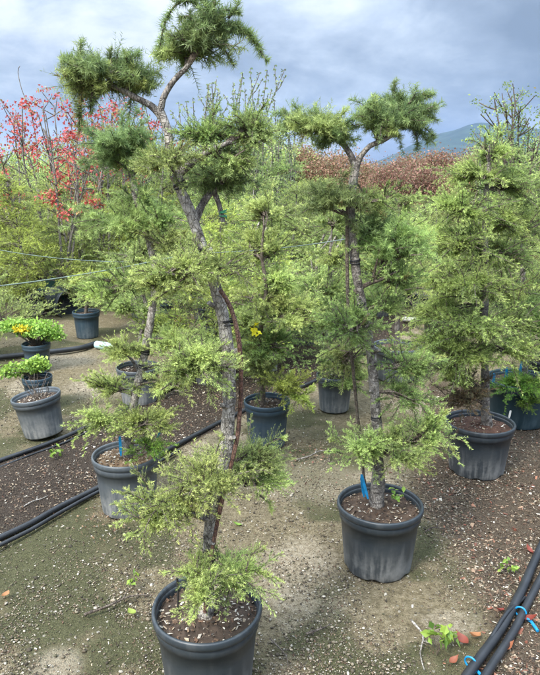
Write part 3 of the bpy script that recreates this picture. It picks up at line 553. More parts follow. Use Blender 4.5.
# ---- F: tilted pot, G and H: bright leafy pots
rootF, oF, _ = potted('tilted_pot', 'wide grey-black pot tilted to the left with a few dry stems, by the left hose', 'potted plant', (41, 396), 47, 10, H=.29, m=P_PALE, tilt=-.13, pale=.35)
rootF.location.z = .012
rng = np.random.default_rng(44); a = Acc()
for i in range(16):
    x, y = rng.normal(size=2) * .03; e = np.array([x + rng.normal() * .07, y + rng.normal() * .07, .29 + rng.uniform(.06, .16)]); tube(a, spline([(x, y, .25), ((x + e[0]) / 2, y, .32), e], .03), .0022, 4, 0, cap=False)
link('dry_stem', a.mesh('dry_stem', [B_BROWN]), rootF)
def bush(root, o, Y, lst, seed, m, name='leafy_clump', size=.032):
    rng = np.random.default_rng(seed); a = Acc()
    for cx, cy, rx, ry, n in lst:
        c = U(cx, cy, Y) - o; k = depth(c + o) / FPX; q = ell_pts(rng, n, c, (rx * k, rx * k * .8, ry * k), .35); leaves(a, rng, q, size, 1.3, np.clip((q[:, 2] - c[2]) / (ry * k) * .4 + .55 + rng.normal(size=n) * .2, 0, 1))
        for i in range(14): tube(a, spline([np.array([0, 0, .22]), (q[i] + np.array([0, 0, .3])) / 2, q[i]], .04), .0025, 4, 1, cap=False)
    link(name, a.mesh(name, [m, B_BROWN], False), root)
rootG, oG, _ = potted('potted_shrub', 'small pot with a round bright green leafy clump, just behind the tilted pot', 'potted plant', (37, 376), 29, 12, H=.27, m=P_BLUE, nchip=60)
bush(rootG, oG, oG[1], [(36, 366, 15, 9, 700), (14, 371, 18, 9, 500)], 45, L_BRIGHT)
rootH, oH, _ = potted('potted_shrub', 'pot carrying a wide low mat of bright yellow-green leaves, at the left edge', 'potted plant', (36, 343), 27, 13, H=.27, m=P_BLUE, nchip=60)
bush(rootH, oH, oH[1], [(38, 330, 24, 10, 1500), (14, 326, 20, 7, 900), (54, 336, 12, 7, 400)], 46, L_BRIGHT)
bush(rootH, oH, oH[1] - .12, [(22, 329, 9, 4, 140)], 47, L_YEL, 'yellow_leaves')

# I: juniper in dark pot, third row back
rootI, oI, _ = potted('potted_conifer', 'low spreading juniper in the square-looking dark pot beyond the pale bottle', 'potted tree', (86, 311), 26, 14, H=.30, m=P_BLUE, nchip=60)
trunk(rootI, oI, [(86, 312), (88, 298), (92, 286), (90, 270)], oI[1], [.02, .017, .014, .006], B_BROWN, 141, .1, 8)
pads(rootI, oI, oI[1], [(88, 292, 24, 8, 0, 70, sty(L_OLIVE, FINE, 2), (88, 298)), (108, 298, 16, 7, 0, 34, sty(L_FRESH, FINE, 2), (90, 296)), (92, 276, 16, 8, 0, 34, sty(L_GOLD, FINE, 2), (91, 280))], 142, B_BROWN)

# ------------------------------------------------------------------ tree kinds for the rows further back
def bg_conifer(seed, h, st, lean=.2, n=13, wood=B_GREY, size=.30, D=.36, H=.30, potm=P_BLACK, nb=34, trunk_r=.024):
    rng = np.random.default_rng(seed); P = [np.array([0, 0, H - .06])]
    th = rng.uniform(0, 6.28); x = y = 0
    for q in np.linspace(0, 1, 6)[1:]:
        th += rng.uniform(-1.2, 1.2); x += math.cos(th) * lean * .25; y += math.sin(th) * lean * .25; P.append(np.array([x, y, H + (h - H) * q]))
    Q, R = spline(P, .08, np.linspace(trunk_r, .006, 6)); a = Acc(); tube(a, Q, R, 7, 0, knob=.1, rng=rng); tm = a.mesh('trunk', [wood])
    c = Acc(); th = rng.uniform(0, 6.28)
    for i in range(n):
        q = (i + .5) / n; z = H + .06 + (h - H - .08) * q; k = np.argmin(abs(Q[:, 2] - z)); th += 2.4 + rng.normal() * .4; s = size * rng.uniform(.65, 1.15) * (1.1 - .45 * q)
        off = np.array([math.cos(th), math.sin(th), 0]) * s * (.75 if i < n - 1 else 0)
        pad(c, rng, Q[max(0, k - 1)], Q[k] + off, (s, s, s * rng.uniform(.42, .68)), max(14, int(nb * (s / size) ** 2)), st, limbs=2, limb_r=.008)
    cm = c.mesh('crown', [st.mat, B_BROWN], False)
    pm = pot_meshes(D, H, seed, potm, nchip=40, n=28)
    return dict(trunk=tm, crown=cm, pot=pm)
def bg_feather(seed, h, st, rmax=.5, nb=240, D=.36, H=.30, wood=B_GREY):
    rng = np.random.default_rng(seed); top = np.array([rng.uniform(-.15, .15), rng.uniform(-.15, .15), h]); bot = np.array([0, 0, H + .12]); a = Acc()
    Q, R = spline([np.array([0, 0, H - .06]), bot, (top + bot) / 2 + rng.normal(size=3) * .06, top], .1, [.026, .024, .016, .005]); tube(a, Q, R, 7, 0, knob=.1, rng=rng); c = Acc()
    feathery(c, rng, top, bot, rmax, nb, st, lambda q: .18 + .85 * q ** .7)
    return dict(trunk=a.mesh('trunk', [wood]), crown=c.mesh('crown', [st.mat, B_BROWN], False), pot=pot_meshes(D, H, seed, P_BLACK, nchip=40, n=28))
def broadleaf(seed, h, lm, wood, lsize=.05, nleaf=2600, spread=.7, stems=4, bare=.25, clump=.14, low=.42, nclump=60):
    """several thin stems, twigs and clumps of leaves"""
    rng = np.random.default_rng(seed); w = Acc(); c = Acc(); tips = []
    for s in range(stems):
        th = rng.uniform(0, 6.28); e = np.array([math.cos(th), math.sin(th), 0]) * spread * rng.uniform(.3, .9); hh = h * rng.uniform(.75, 1.05)
        Q = spline([np.zeros(3), e * .25 + [0, 0, hh * .35], e * .6 + [rng.normal() * .08, rng.normal() * .08, hh * .7], e + [0, 0, hh]], .12)
        tube(w, Q, np.linspace(.026, .007, len(Q)), 6, 0, knob=.06, rng=rng)
        for b in range(9):
            k = rng.integers(int(len(Q) * low), len(Q)); d = nrm(rng.normal(size=3) * np.array([1, 1, .4]) + [0, 0, .5]); L = rng.uniform(.2, .5) * spread
            T = spline([Q[k], Q[k] + d * L * .5 + [0, 0, .03], Q[k] + d * L + [0, 0, .08]], .08); tube(w, T, np.linspace(.009, .005, len(T)), 4, 0, cap=False); tips += [T[-1], T[len(T) // 2]]
        tips.append(Q[-1])
    tips = np.array(tips); sel = tips[rng.random(len(tips)) > bare]; sel = sel[rng.integers(len(sel), size=nclump)] + rng.normal(size=(nclump, 3)) * min(.10, clump * .6)
    k = rng.integers(nclump, size=nleaf); leaves(c, rng, sel[k] + rng.normal(size=(nleaf, 3)) * clump * np.array([1, 1, .7]), lsize, .7)
    return dict(trunk=w.mesh('trunk', [wood]), crown=c.mesh('crown', [lm], False))
def roundtree(seed, h, lm, wood=B_GREY, r=1.1, nleaf=6000, lsize=.10):
    rng = np.random.default_rng(seed); w = Acc(); c = Acc()
    Q = spline([np.zeros(3), [.05, 0, h * .3], [0, .05, h * .75]], .15); tube(w, Q, np.linspace(.09, .03, len(Q)), 7, 0, knob=.06, rng=rng)
    cc = []
    for i in range(26):
        d = nrm(rng.normal(size=3) + [0, 0, .6]); e = np.array([0, 0, h * .58]) + d * np.array([r, r, h * .4]) * rng.uniform(.5, 1)
        T = spline([Q[rng.integers(len(Q) // 3, len(Q))], (e + Q[-1]) / 2, e], .2); tube(w, T, np.linspace(.03, .006, len(T)), 5, 0, cap=False); cc.append(e)
    cc = np.array(cc); k = rng.integers(len(cc), size=nleaf); p = cc[k] + rng.normal(size=(nleaf, 3)) * np.array([.22, .22, .16]) * r
    leaves(c, rng, p, lsize, .8)
    for i in range(90):
        b = p[rng.integers(nleaf)]; tube(c, [b, b + nrm(rng.normal(size=3) + [0, 0, .8]) * rng.uniform(.15, .4)], [.006, .002], 3, 1, cap=False)
    return dict(trunk=w.mesh('trunk', [wood]), crown=c.mesh('crown', [lm, wood], False))
def whip(seed, h, lm, n=3, lsize=.045):
    rng = np.random.default_rng(seed); w = Acc(); P = []
    for s in range(n):
        x, y = rng.normal(size=2) * .12; hh = h * rng.uniform(.8, 1.05)
        Q = spline([(0, 0, 0), (x * .6, y * .6, hh * .4), (x + rng.normal() * .06, y, hh * .75), (x * 1.5 + rng.normal() * .10, y * 1.5, hh)], .06); tube(w, Q, np.linspace(.014, .006, len(Q)), 5, 0, cap=False)
        k = Q[int(len(Q) * .3):]; P += [k + rng.normal(size=k.shape) * .012] * 3
        for b in range(7):
            q = Q[rng.integers(len(Q) // 3, len(Q) - 4)]; d = nrm(rng.normal(size=3) * np.array([1, 1, .2]) + [0, 0, .9]); T = spline([q, q + d * .12, q + d * .25 + [0, 0, .08]], .04); tube(w, T, np.linspace(.007, .004, len(T)), 4, 0, cap=False); P += [T] * 2
    P = np.concatenate(P); c = Acc(); leaves(c, rng, P, lsize, .6)
    return dict(trunk=w.mesh('stem', [B_GREY]), crown=c.mesh('leaves', [lm], False))

def sb(m, base=FINE, k=2.3, **kw): return sty(m, base, k, **{**dict(n=13, K=8), **kw})
KINDS = {}
def reg(key, cat, descr, group, lst): KINDS[key] = dict(cat=cat, descr=descr, group=group, v=lst)
reg('gold', 'potted tree', 'golden-green juniper', 'golden-green junipers in the rows further back', [bg_conifer(1000 + i, h, sb(L_GOLD), n=13, size=.52, nb=54) for i, h in enumerate((1.75, 1.95, 1.6))])
reg('fresh', 'potted tree', 'light-green tiered conifer', 'light-green tiered conifers in the rows further back', [bg_conifer(1100 + i, h, sb(L_FRESH), n=13, size=.50, nb=52, wood=B_PALE) for i, h in enumerate((2.0, 1.8, 2.15))])
reg('olive', 'potted tree', 'olive-green tiered conifer', 'olive-green tiered conifers in the rows further back', [bg_conifer(1200 + i, h, sb(L_OLIVE), n=13, size=.50, nb=52, wood=B_PALE) for i, h in enumerate((2.05, 1.85))])
reg('green', 'potted tree', 'deep-green tiered conifer', 'deep-green tiered conifers in the rows further back', [bg_conifer(1300 + i, h, sb(L_GREEN), n=13, size=.50, nb=52) for i, h in enumerate((2.1, 1.9))])
reg('dark', 'potted tree', 'dark bushy-padded conifer', 'dark bushy-padded conifers in the rows further back', [bg_conifer(1400 + i, h, sb(L_DARK, BRUSH, 1.9), n=10, size=.44, nb=50, wood=B_PALE) for i, h in enumerate((2.2, 2.0))])
reg('feather', 'potted tree', 'loose feathery conifer', 'loose feathery conifers in the rows further back', [bg_feather(1500 + i, h, sb(L_FRESH, k=2.2, tl=.12, droop=.25, arch=.2, K=10)) for i, h in enumerate((2.0, 2.25))])
reg('red', 'maple', 'red-leaved maple', 'red-leaved maples rising out of the back rows', [broadleaf(1600 + i, 2.75, L_RED, B_GREY, .048, 760, .8, 4, .3, .06, .55, 36) for i in range(3)])
reg('rust', 'tree', 'rust-brown autumn tree', 'rust-brown autumn trees beyond the nursery rows', [roundtree(1700 + i, 3.0, L_RUST, r=1.2, nleaf=14000, lsize=.072) for i in range(3)])
reg('whip', 'sapling', 'slender small-leaved sapling', 'slender saplings rising above the conifers', [whip(1800 + i, 3.0, L_SAGE, 4) for i in range(3)])
reg('leafy', 'tree', 'leafy pale-green tree', 'leafy pale-green trees in the back rows', [broadleaf(1900 + i, 2.8, L_OLIVE, B_PALE, .06, 5200, .85, 5, .05, .15, .28, 110) for i in range(2)])
reg('bare', 'tree', 'half-bare twiggy grey tree', 'half-bare twiggy trees in the back rows', [broadleaf(2000 + i, 2.6, L_DARK, B_BROWN, .030, 2200, .6, 6, .1, .045, .3, 120) for i in range(2)])
reg('spread', 'potted tree', 'low spreading golden juniper', 'low spreading golden junipers in the rows further back', [bg_conifer(2100 + i, h, sb(L_GOLD if i < 2 else L_FRESH), n=9, size=.62, nb=60) for i, h in enumerate((1.0, 1.2, 1.1))])
bgrng = np.random.default_rng(77); PLACED = []
NAMES = dict(spread='potted_juniper', gold='potted_juniper', fresh='potted_conifer', olive='potted_conifer', green='potted_conifer', dark='potted_conifer', feather='potted_conifer', red='red_maple', rust='autumn_tree', whip='sapling', leafy='leafy_tree', bare='twiggy_tree')
def place(key, x, y, s=1.0, rot=None, v=None, label=None, lean=0):
    K = KINDS[key]; d = K['v'][bgrng.integers(len(K['v'])) if v is None else v]
    root = link(NAMES[key], None, None, (x, y, 0)); root.rotation_euler = (lean, 0, bgrng.uniform(0, 6.28) if rot is None else rot); root.empty_display_size = .1
    link(d['trunk'].name.split('.')[0], d['trunk'], root).scale = (s, s, s); link(d['crown'].name.split('.')[0], d['crown'], root).scale = (s, s, s)
    if 'pot' in d and y < 15:
        p = link('pot', d['pot'][0], root); link('rim', d['pot'][1], p)
        if y < 11: link('soil', d['pot'][2], root)
    tag(root, label or K['descr'], K['cat'], K['group']); PLACED.append((root, key, x, y, s, label)); return root
# rows run along the hoses: direction (.57,.82)
dv = np.array([.57, .82]); nv = np.array([.82, -.57])
HERO = [(oA, .5), (oB, .75), (oC, .85), (oD, .75), (oE, .8), (oK, .85), (oL, .75), (oM, .8), (oJ, .7), (oF, .7), (oG, .6), (oH, .7), (oI, .8)]
def free(p): return all(np.hypot(p[0] - o[0], p[1] - o[1]) > r for o, r in HERO)
def skyline(px): return float(np.interp(px, [0, 60, 150, 300, 345, 380, 430, 495, 512, 540], [138, 134, 130, 150, 186, 190, 190, 182, 138, 128]))
row = 0
for s in np.arange(2.6, -26, -1.25):
    row += 1
    for t in np.arange(1.6, 30, .86):
        jt = t + bgrng.uniform(-.18, .18); js = s + bgrng.uniform(-.12, .12); p = nv * js + dv * jt; x, y = p
        if y < 4.9 or y > 19: continue
        zc = y * math.cos(PITCH) + 1.0 * math.sin(PITCH)
        if abs(x) > zc * .4154 + .55: continue
        if not free(p): continue
        if -3.5 < s < -2.9 and t < 6: continue
        if s < -3 and y < 6.3 and x < -.7: continue
        if y > 13 and bgrng.random() < .25: continue
        px, py = proj((x, y, 1.2))
        if px < 150: w = dict(spread=.6 if y < 11 else .2, gold=.38, fresh=.22, olive=.10, leafy=.10 if y > 9 else 0, dark=.04)
        elif px < 330: w = dict(spread=.3 if y < 11 else 0, gold=.42, fresh=.30, olive=.16, green=.10, dark=.06, feather=.08)
        elif px < 430: w = dict(gold=.14, fresh=.2, olive=.24, green=.30, dark=.12, feather=.06)
        else: w = dict(gold=.06, fresh=.30, olive=.18, green=.22, feather=.26)
        ks = list(w); pr = np.array([w[k] for k in ks]); key = ks[bgrng.choice(len(ks), p=pr / pr.sum())]
        lim = U(px, skyline(px) + bgrng.uniform(0, 14), y)[2] / dict(leafy=3.5, bare=3.3).get(key, 2.35)
        place(key, x, y, max(.55, min(bgrng.uniform(.85, 1.12), lim)))
for px, py, sc in ((112, 302, .75), (58, 292, .9), (22, 300, .85), (136, 292, .8), (36, 268, 1.0), (8, 280, 1.0), (78, 270, .9), (186, 300, .8), (205, 318, .7), (300, 300, .8), (250, 300, .8)):
    q = G(px, py); place('spread', q[0], q[1], sc)
# named taller ones, by where they stand
def at(key, px, py_top, Y, h, **kw):
    p = U(px, py_top, Y); return place(key, p[0], Y, p[2] / h, **kw)
for px, pt, Y in ((36, 98, 10.2), (66, 104, 9.2), (98, 106, 9.4), (136, 112, 9.8), (6, 116, 10.2), (84, 112, 10.0), (52, 118, 8.7)): at('red', px, pt, Y, 2.85)
for px, pt, Y in ((425, 145, 17), (455, 150, 18.5), (398, 152, 16.5), (486, 146, 18), (300, 140, 16), (318, 146, 17.5), (372, 152, 18), (440, 155, 15.5), (508, 150, 17), (340, 144, 15.5), (412, 160, 14.5), (470, 157, 15), (388, 160, 14), (285, 138, 17)): at('rust', px, pt + ((px * 7) % 11) - 4, Y, 3.25)
for px, pt, Y in ((206, 66, 11), (222, 72, 11.5), (190, 84, 11), (246, 70, 12), (262, 74, 12.6), (278, 86, 12), (138, 60, 11.5), (78, 86, 10.5), (98, 96, 11), (212, 84, 12.5), (296, 104, 12), (150, 96, 12), (236, 100, 13)): at('whip', px, pt, Y, 3.05)
for px, pt, Y in ((497, 92, 9.5),): at('whip', px, pt, Y, 3.3)
for px, pt, Y in ((534, 60, 8.8), (522, 92, 9.6), (548, 76, 9.2), (514, 112, 9.0)): at('bare', px, pt, Y, 2.75)
for px, pt, Y in ((20, 130, 15), (60, 128, 16), (110, 135, 16), (150, 130, 15), (190, 128, 16), (230, 112, 15), (262, 116, 14.5), (290, 126, 16), (210, 122, 14), (0, 138, 13), (500, 140, 13), (530, 128, 12), (545, 134, 14), (250, 134, 17)): at('leafy', px, pt, Y, 3.4)
for px, pt, Y in ((75, 150, 11), (95, 160, 11.5), (112, 150, 12), (60, 160, 12)): at('bare', px, pt, Y, 2.7)
# a closing belt behind the last rows
for x in np.arange(-16, 16, 1.15):
    Y = bgrng.uniform(27, 36)
    place('rust' if x > 1 and bgrng.random() < .75 else 'leafy', x * Y / 34, Y, bgrng.uniform(.52, .66) if x > 1 else bgrng.uniform(.65, .85))
# labels: kind + row + what it is seen next to
LM = [((10, 150), 'the bright leafy pots'), ((45, 130), 'the red maples'), ((120, 150), 'the leaning pale trunk'), ((190, 150), 'the crooked front trunk'), ((265, 180), 'the dark blue pot'),
      ((330, 170), 'the scuffed grey pot'), ((392, 170), 'the twin-headed tree'), ((440, 150), 'the mountain'), ((485, 170), 'the feathery cone'), ((525, 170), 'the teal pot')]
SIZE = [(.93, 'short'), (1.03, 'middling'), (9, 'tall')]
groups = {}
for e in PLACED:
    root, key, x, y, s, lab = e; px, py = proj((x, y, 1.6)); lm = min(LM, key=lambda q: abs(q[0][0] - px))[1]
    band = 'near' if y < 7.5 else 'middle' if y < 11 else 'far' if y < 17 else 'farthest'
    groups.setdefault((key, lm, band), []).append((px, y, e))
ORD = ['first', 'second', 'third', 'fourth', 'fifth', 'sixth', 'seventh', 'eighth', 'ninth', 'tenth']
for (key, lm, band), l in groups.items():
    l.sort(key=lambda q: q[1])
    for i, (px, y, e) in enumerate(l):
        d = KINDS[key]['descr']
        e[0]['label'] = f"{d} in the {band} rows beyond {lm}" if len(l) == 1 else f"{d} in the {band} rows beyond {lm}, {ORD[min(i, 9)]} going back"

# sapling with a curled tip at the far left
o = np.array([*U(36, 140, 12.2)[:2], 0.]); root = thing('sapling', 'bare thin sapling with a hooked tip above the red maples', 'sapling', o)
a = Acc(); Q = spline([np.zeros(3), U(40, 200, 12.2) - o, U(36, 140, 12.2) - o, U(30, 110, 12.2) - o, U(22, 90, 12.2) - o, U(18, 72, 12.2) - o, U(20, 66, 12.2) - o], .06); tube(a, Q, np.linspace(.016, .006, len(Q)), 5, 0, cap=False); link('stem', a.mesh('stem', [B_GREY]), root)
a = Acc(); rng = np.random.default_rng(9); k = rng.integers(len(Q) // 2, int(len(Q) * .82), 120); leaves(a, rng, Q[k] + rng.normal(size=(120, 3)) * .05, .07, .6); link('leaves', a.mesh('leaves', [L_RED], False), root)

# bare grey snag trunk seen between the front trunk and the twin-headed tree
def snag(label, pix, Y, r, m=B_PALE):
    b = U(pix[0][0], pix[0][1], Y); o = np.array([b[0], Y, 0.]); root = thing('bare_trunk', label, 'tree', o, 'bare pale trunks among the conifers')
    P = [np.zeros(3)] + [U(x, y, Y) - o for x, y in pix]; Q = spline(P, .05); a = Acc(); tube(a, Q, np.linspace(r * 1.3, r * .5, len(Q)), 7, 0, knob=.08, rng=np.random.default_rng(int(pix[0][0]))); link('trunk', a.mesh('trunk', [m]), root)
    q = Q[int(len(Q) * .8)]; a = Acc(); tube(a, spline([q, q + [.10, 0, .10], q + [.16, 0, .22]], .04), [.010] * len(spline([q, q + [.10, 0, .10], q + [.16, 0, .22]], .04)), 5, 0, cap=False); link('branch', a.mesh('branch', [m]), root)
snag('bare pale forked trunk rising between the crooked trunk and the dark blue pot', [(254, 290), (251, 262), (251, 245), (255, 232), (260, 222)], 6.4, .022)
snag('slanting bare pale trunk left of the twin-headed tree\'s stake', [(317, 262), (320, 245), (325, 234)], 7.4, .024)
snag('bare pale trunk closest to the twin-headed tree\'s stake', [(328, 265), (331, 248), (336, 236)], 7.2, .022)
snag('thick pale bare trunk under the red maples', [(78, 230), (77, 205), (74, 185)], 10.6, .05)

# ------------------------------------------------------------------ small things on the ground
def lying_pot(label, px, py, D, H, rot, m=P_BLACK, group=None):
    o = G(px, py); root = thing('toppled_pot', label, 'pot', (o[0], o[1], D * .44), group); root.rotation_euler = rot
    pm = pot_meshes(D, H, int(px), m, nchip=0, n=36); p = link('pot', pm[0], root); link('rim', pm[1], p)
lying_pot('black pot toppled on its side under the dark green cloth', 54, 312, .42, .36, (math.radians(96), 0, math.radians(55)))
def empty_pot(label, px, py, w, m=P_BLACK, H=.3):
    b = G(px, py, H); D = w * depth(b) / FPX; root = thing('nursery_pot', label, 'pot', (b[0], b[1], 0)); put_pot(root, pot_meshes(D, H, int(px) + 7, m, nchip=60, n=40))
empty_pot('dark pot without a tree beside the white post', 98, 270, 20)
empty_pot('bluish pot half hidden behind the leaning pale trunk', 164, 300, 18, P_BLUE)
empty_pot('wide dark pot sunk among foliage right behind the crooked trunk', 206, 340, 24)
empty_pot('pale grey pot behind the yellow flower', 270, 340, 18, P_PALE)
empty_pot('dark blue pot in the thicket left of the bare forked trunk pair', 276, 280, 25, P_BLUE)
empty_pot('grey pot behind the bare pale trunk pair', 312, 286, 24, P_PALE)
empty_pot('wide black pot beneath the conifers beyond the white pipe', 428, 292, 33)
# white post with a cross piece, dark cloth beside it
o = G(88, 296); root = thing('white_post', 'short white post with a teal rail beside the dark empty pot', 'post', o)
a = Acc(); tube(a, [(0, 0, 0), (0, 0, .25), (.005, 0, .52)], .03, 8, knob=.02, rng=np.random.default_rng(3)); link('post', a.mesh('post', [M_WHITE]), root)
a = Acc(); tube(a, [(-.16, 0, .47), (0, -.03, .48), (.34, .02, .47)], .018, 6); link('rail', a.mesh('rail', [M_GTAPE]), root)
o = G(62, 306); rng = np.random.default_rng(31); a = Acc(); n = 22; X, Yy = np.meshgrid(np.linspace(-.34, .34, n), np.linspace(-.3, .3, n)); Z = .47 * np.clip(1.15 - (X / .34) ** 2 * .8 - (Yy / .3) ** 2 * .8, 0, 1) + .05 * fbm(X + 5, Yy + 5, .12, 4)
V = np.stack([X, Yy, Z], -1).reshape(-1, 3); i = np.arange(n - 1)[:, None] * n; j = np.arange(n - 1)[None]; a.add(V, np.stack([i + j, i + j + 1, i + n + j + 1, i + n + j], -1).reshape(-1, 4))
ob = link('shade_cloth', a.mesh('shade_cloth', [M_NET]), None, o); tag(ob, 'crumpled dark green shade cloth heaped above the toppled pot', 'cloth')
# pale bottle
o = G(105, 350); root = thing('plastic_bottle', 'pale blue plastic bottle lying on the tan path', 'bottle', (o[0], o[1], .045)); root.rotation_euler = (math.radians(90), 0, math.radians(62))
a = Acc(); lathe(a, [(.001, -.12), (.036, -.12), (.042, -.11), (.042, .03), (.038, .06), (.018, .095), (.015, .10), (.001, .10)], 24); link('body', a.mesh('body', [M_BOTTLE]), root)
a = Acc(); lathe(a, [(.001, .10), (.019, .10), (.019, .122), (.001, .124)], 20); link('cap', a.mesh('cap', [M_WHITE]), root)
# offcut of white pipe
p0, p1 = G(404, 322), G(419, 331); o = (p0 + p1) / 2; a = Acc(); d = (p1 - p0) / 2; d[2] = .05
tube(a, [-d, d], .032, 14, cap=False); tube(a, [d, -d], .026, 14, cap=False)
for e in (-1, 1): pass
tag(link('pipe_offcut', a.mesh('pipe_offcut', [M_WHITE]), None, (o[0], o[1], .085)), 'short white pipe offcut lying beyond the grey pot', 'pipe')
# red saucer
o = G(172, 322); a = Acc(); lathe(a, [(.001, .006), (.10, .004), (.13, .05), (.138, .052), (.135, .043), (.105, .0), (.001, 0)], 30); tag(link('saucer', a.mesh('saucer', [M_RED]), None, o), 'shallow red saucer half hidden by foliage on the path', 'saucer')
# hoses
def hose(label, pix, r, seed, m=P_HOSE, group='black irrigation hoses', z0=0.0):
    P = [G(x, y) + np.array([0, 0, r + z0 + dz]) for x, y, dz in pix]; Q = spline(P, .06); rng = np.random.default_rng(seed)
    Q[:, 2] += np.interp(np.arange(len(Q)), np.arange(0, len(Q) + 14, 14), rng.uniform(-.004, .006, len(np.arange(0, len(Q) + 14, 14)))); o = Q[0].copy(); o[2] = 0; a = Acc(); tube(a, Q - o, r, 12)
    return tag(link('irrigation_hose', a.mesh('irrigation_hose', [m]), None, o), label, 'hose', group)
hose('black hose along the far edge of the dark mulch, passing the tilted pot', [(-40, 478, 0), (0, 463, 0), (40, 449, 0), (75, 435, 0), (130, 409, 0), (170, 391, 0), (215, 372, 0), (260, 355, 0), (320, 333, 0)], .015, 1)
hose('thin black drip line touching the mulch hose by the tilted pot', [(-40, 484, 0), (0, 468, 0), (30, 456, .0), (70, 441, 0), (110, 421, .0), (140, 405, .02)], .007, 2)
hose('thick black hose running from the lower left towards the dark blue pot', [(-30, 554, 0), (0, 540, 0), (30, 526, 0), (60, 509, 0), (100, 489, 0), (150, 462, 0), (200, 435, 0), (250, 410, 0), (320, 380, 0), (370, 352, 0)], .0165, 3)
hose('thinner black hose lying against the thick hose on its near side', [(-30, 564, 0), (0, 548, 0), (30, 533, 0), (62, 514, 0), (100, 493, .0), (140, 474, 0), (180, 452, 0)], .011, 4)
hose('thick black pipe with blue clips crossing the lower right corner', [(440, 720, 0), (470, 676, 0), (500, 634, .0), (520, 597, 0), (534, 565, 0), (552, 525, 0), (575, 470, 0)], .0195, 5)
hose('second black pipe nearest the corner, beside the pipe with blue clips', [(462, 720, 0), (487, 676, 0), (512, 637, .0), (530, 601, 0), (545, 572, 0), (570, 520, 0)], .017, 6)
hose('thin black drip line between the two corner pipes', [(455, 690, 0), (478, 660, .0), (494, 640, .03), (506, 622, .035), (524, 600, 0)], .008, 7)
hose('black hose across the tan path ending by the pale bottle', [(-30, 364, 0), (0, 360, 0), (50, 355, 0), (80, 351, 0), (96, 346, 0)], .028, 8)
# blue clips on the pipes
def clip(label, px, py, lean):
    a = Acc(); a2 = Acc(); t = np.linspace(0, 4.6, 14); tube(a, np.stack([.0225 * np.cos(t), np.zeros(14), .0225 * np.sin(t)], 1), .004, 6); tube(a, [(.02, 0, -.02), (.05, -.02, -.015), (.085, -.06, -.018)], .007, 6)
    ob = link('pipe_clip', a.mesh('pipe_clip', [M_BLUE]), None, G(px, py) + [0, 0, .026]); ob.rotation_euler = (0, 0, lean); tag(ob, label, 'clip', 'blue clips on the corner pipes')
clip('blue clip beside the second corner pipe, farther from the camera', 520, 617, -.6); clip('blue clip on the thick corner pipe, at the frame\'s bottom', 470, 668, -.7)
# support wire
def wire(label, p, q, sag, r=.004):
    p = np.array(p); q = np.array(q); t = np.linspace(0, 1, 40)[:, None]; Q = p + (q - p) * t; Q[:, 2] -= sag * 4 * (t * (1 - t))[:, 0]; a = Acc(); tube(a, Q - p, r, 6); tag(link('support_wire', a.mesh('support_wire', [M_WIRE]), None, p), label, 'wire', 'support wires strung between the trees')
wire('pale green support wire running left from behind the crooked trunk', U(-60, 292, 3.9), U(196, 252, 4.35), .03, .004)
wire('pale green support wire between the crooked trunk and the twin-headed tree', U(198, 253, 4.35), U(352, 238, 4.2), .02, .0032)
wire('thin support wire low behind the golden junipers', U(0, 250, 7.5), U(150, 262, 6.5), .04, .004)
# sprigs, fallen leaves, twigs, weeds
def fallen_leaf(px, py, s, m, label, seed, group='fallen leaves by the corner pipes'):
    rng = np.random.default_rng(seed); a = Acc(); n = 13; t = np.linspace(0, 1, n); w = np.sin(t ** .85 * math.pi) ** 1.25 * .30 * s; s = s * 1.15; V = []
    for k in range(n):
        for q in (-1, 0, 1): V.append(((t[k] - .5) * s, q * w[k], .012 + 1.1 * s * (t[k] - .4) ** 2 + (.55 * w[k] if q else 0)))
    F = [[k * 3 + q, k * 3 + q + 1, k * 3 + q + 4, k * 3 + q + 3] for k in range(n - 1) for q in (0, 1)]; a.add(V, F, 0, (rng.random() * .5, rng.random(), .5))
    ob = link('fallen_leaf', a.mesh('fallen_leaf', [m]), None, G(px, py)); ob.rotation_euler = (rng.uniform(-.25, .25), rng.uniform(-.3, .1), rng.uniform(0, 6.28)); tag(ob, label, 'leaf', group)
L_FALL = leafmat('leaf_fallen_red', (.22, .04, .025), (.32, .11, .06), deadcut=2); L_FALLO = leafmat('leaf_fallen_orange', (.36, .15, .07), (.46, .24, .12), deadcut=2); L_FALLG = leafmat('leaf_fallen_green', (.20, .33, .06), (.34, .45, .10), deadcut=2)
fallen_leaf(463, 643, .065, L_FALL, 'dark red fallen leaf standing left of the thick corner pipe', 1); fallen_leaf(474, 640, .07, L_FALLO, 'orange fallen leaf leaning on the thick corner pipe', 2); fallen_leaf(453, 663, .045, L_FALLO, 'small orange leaf below the dark red leaf', 3)
fallen_leaf(500, 614, .05, L_FALL, 'red leaf caught on top of the thick corner pipe', 4); fallen_leaf(508, 650, .055, L_FALL, 'red leaf lying between the two corner pipes', 5); fallen_leaf(530, 622, .06, L_FALL, 'brownish red leaf at the outer side of the second pipe', 6)
fallen_leaf(528, 552, .05, L_FALL, 'reddish leaf where the pipes leave the frame', 7); fallen_leaf(132, 616, .055, L_FALLG, 'single yellow-green leaf on the bare path left of the front pot', 8, 'single leaves on the bare path'); fallen_leaf(6, 598, .05, L_FALLO, 'small orange leaf near the moss at lower left', 9, 'single leaves on the bare path'); fallen_leaf(236, 527, .05, L_FALLG, 'bright green leaf on the path beside the crooked trunk', 10, 'single leaves on the bare path')
def weed(px, py, label, n, s, h, seed, m=L_BRIGHT):
    o = G(px, py); root = thing('weed', label, 'weed', o, 'weeds on the nursery ground'); weedlet(root, (0, 0, 0), seed, n, s, h, m, 'leaves')
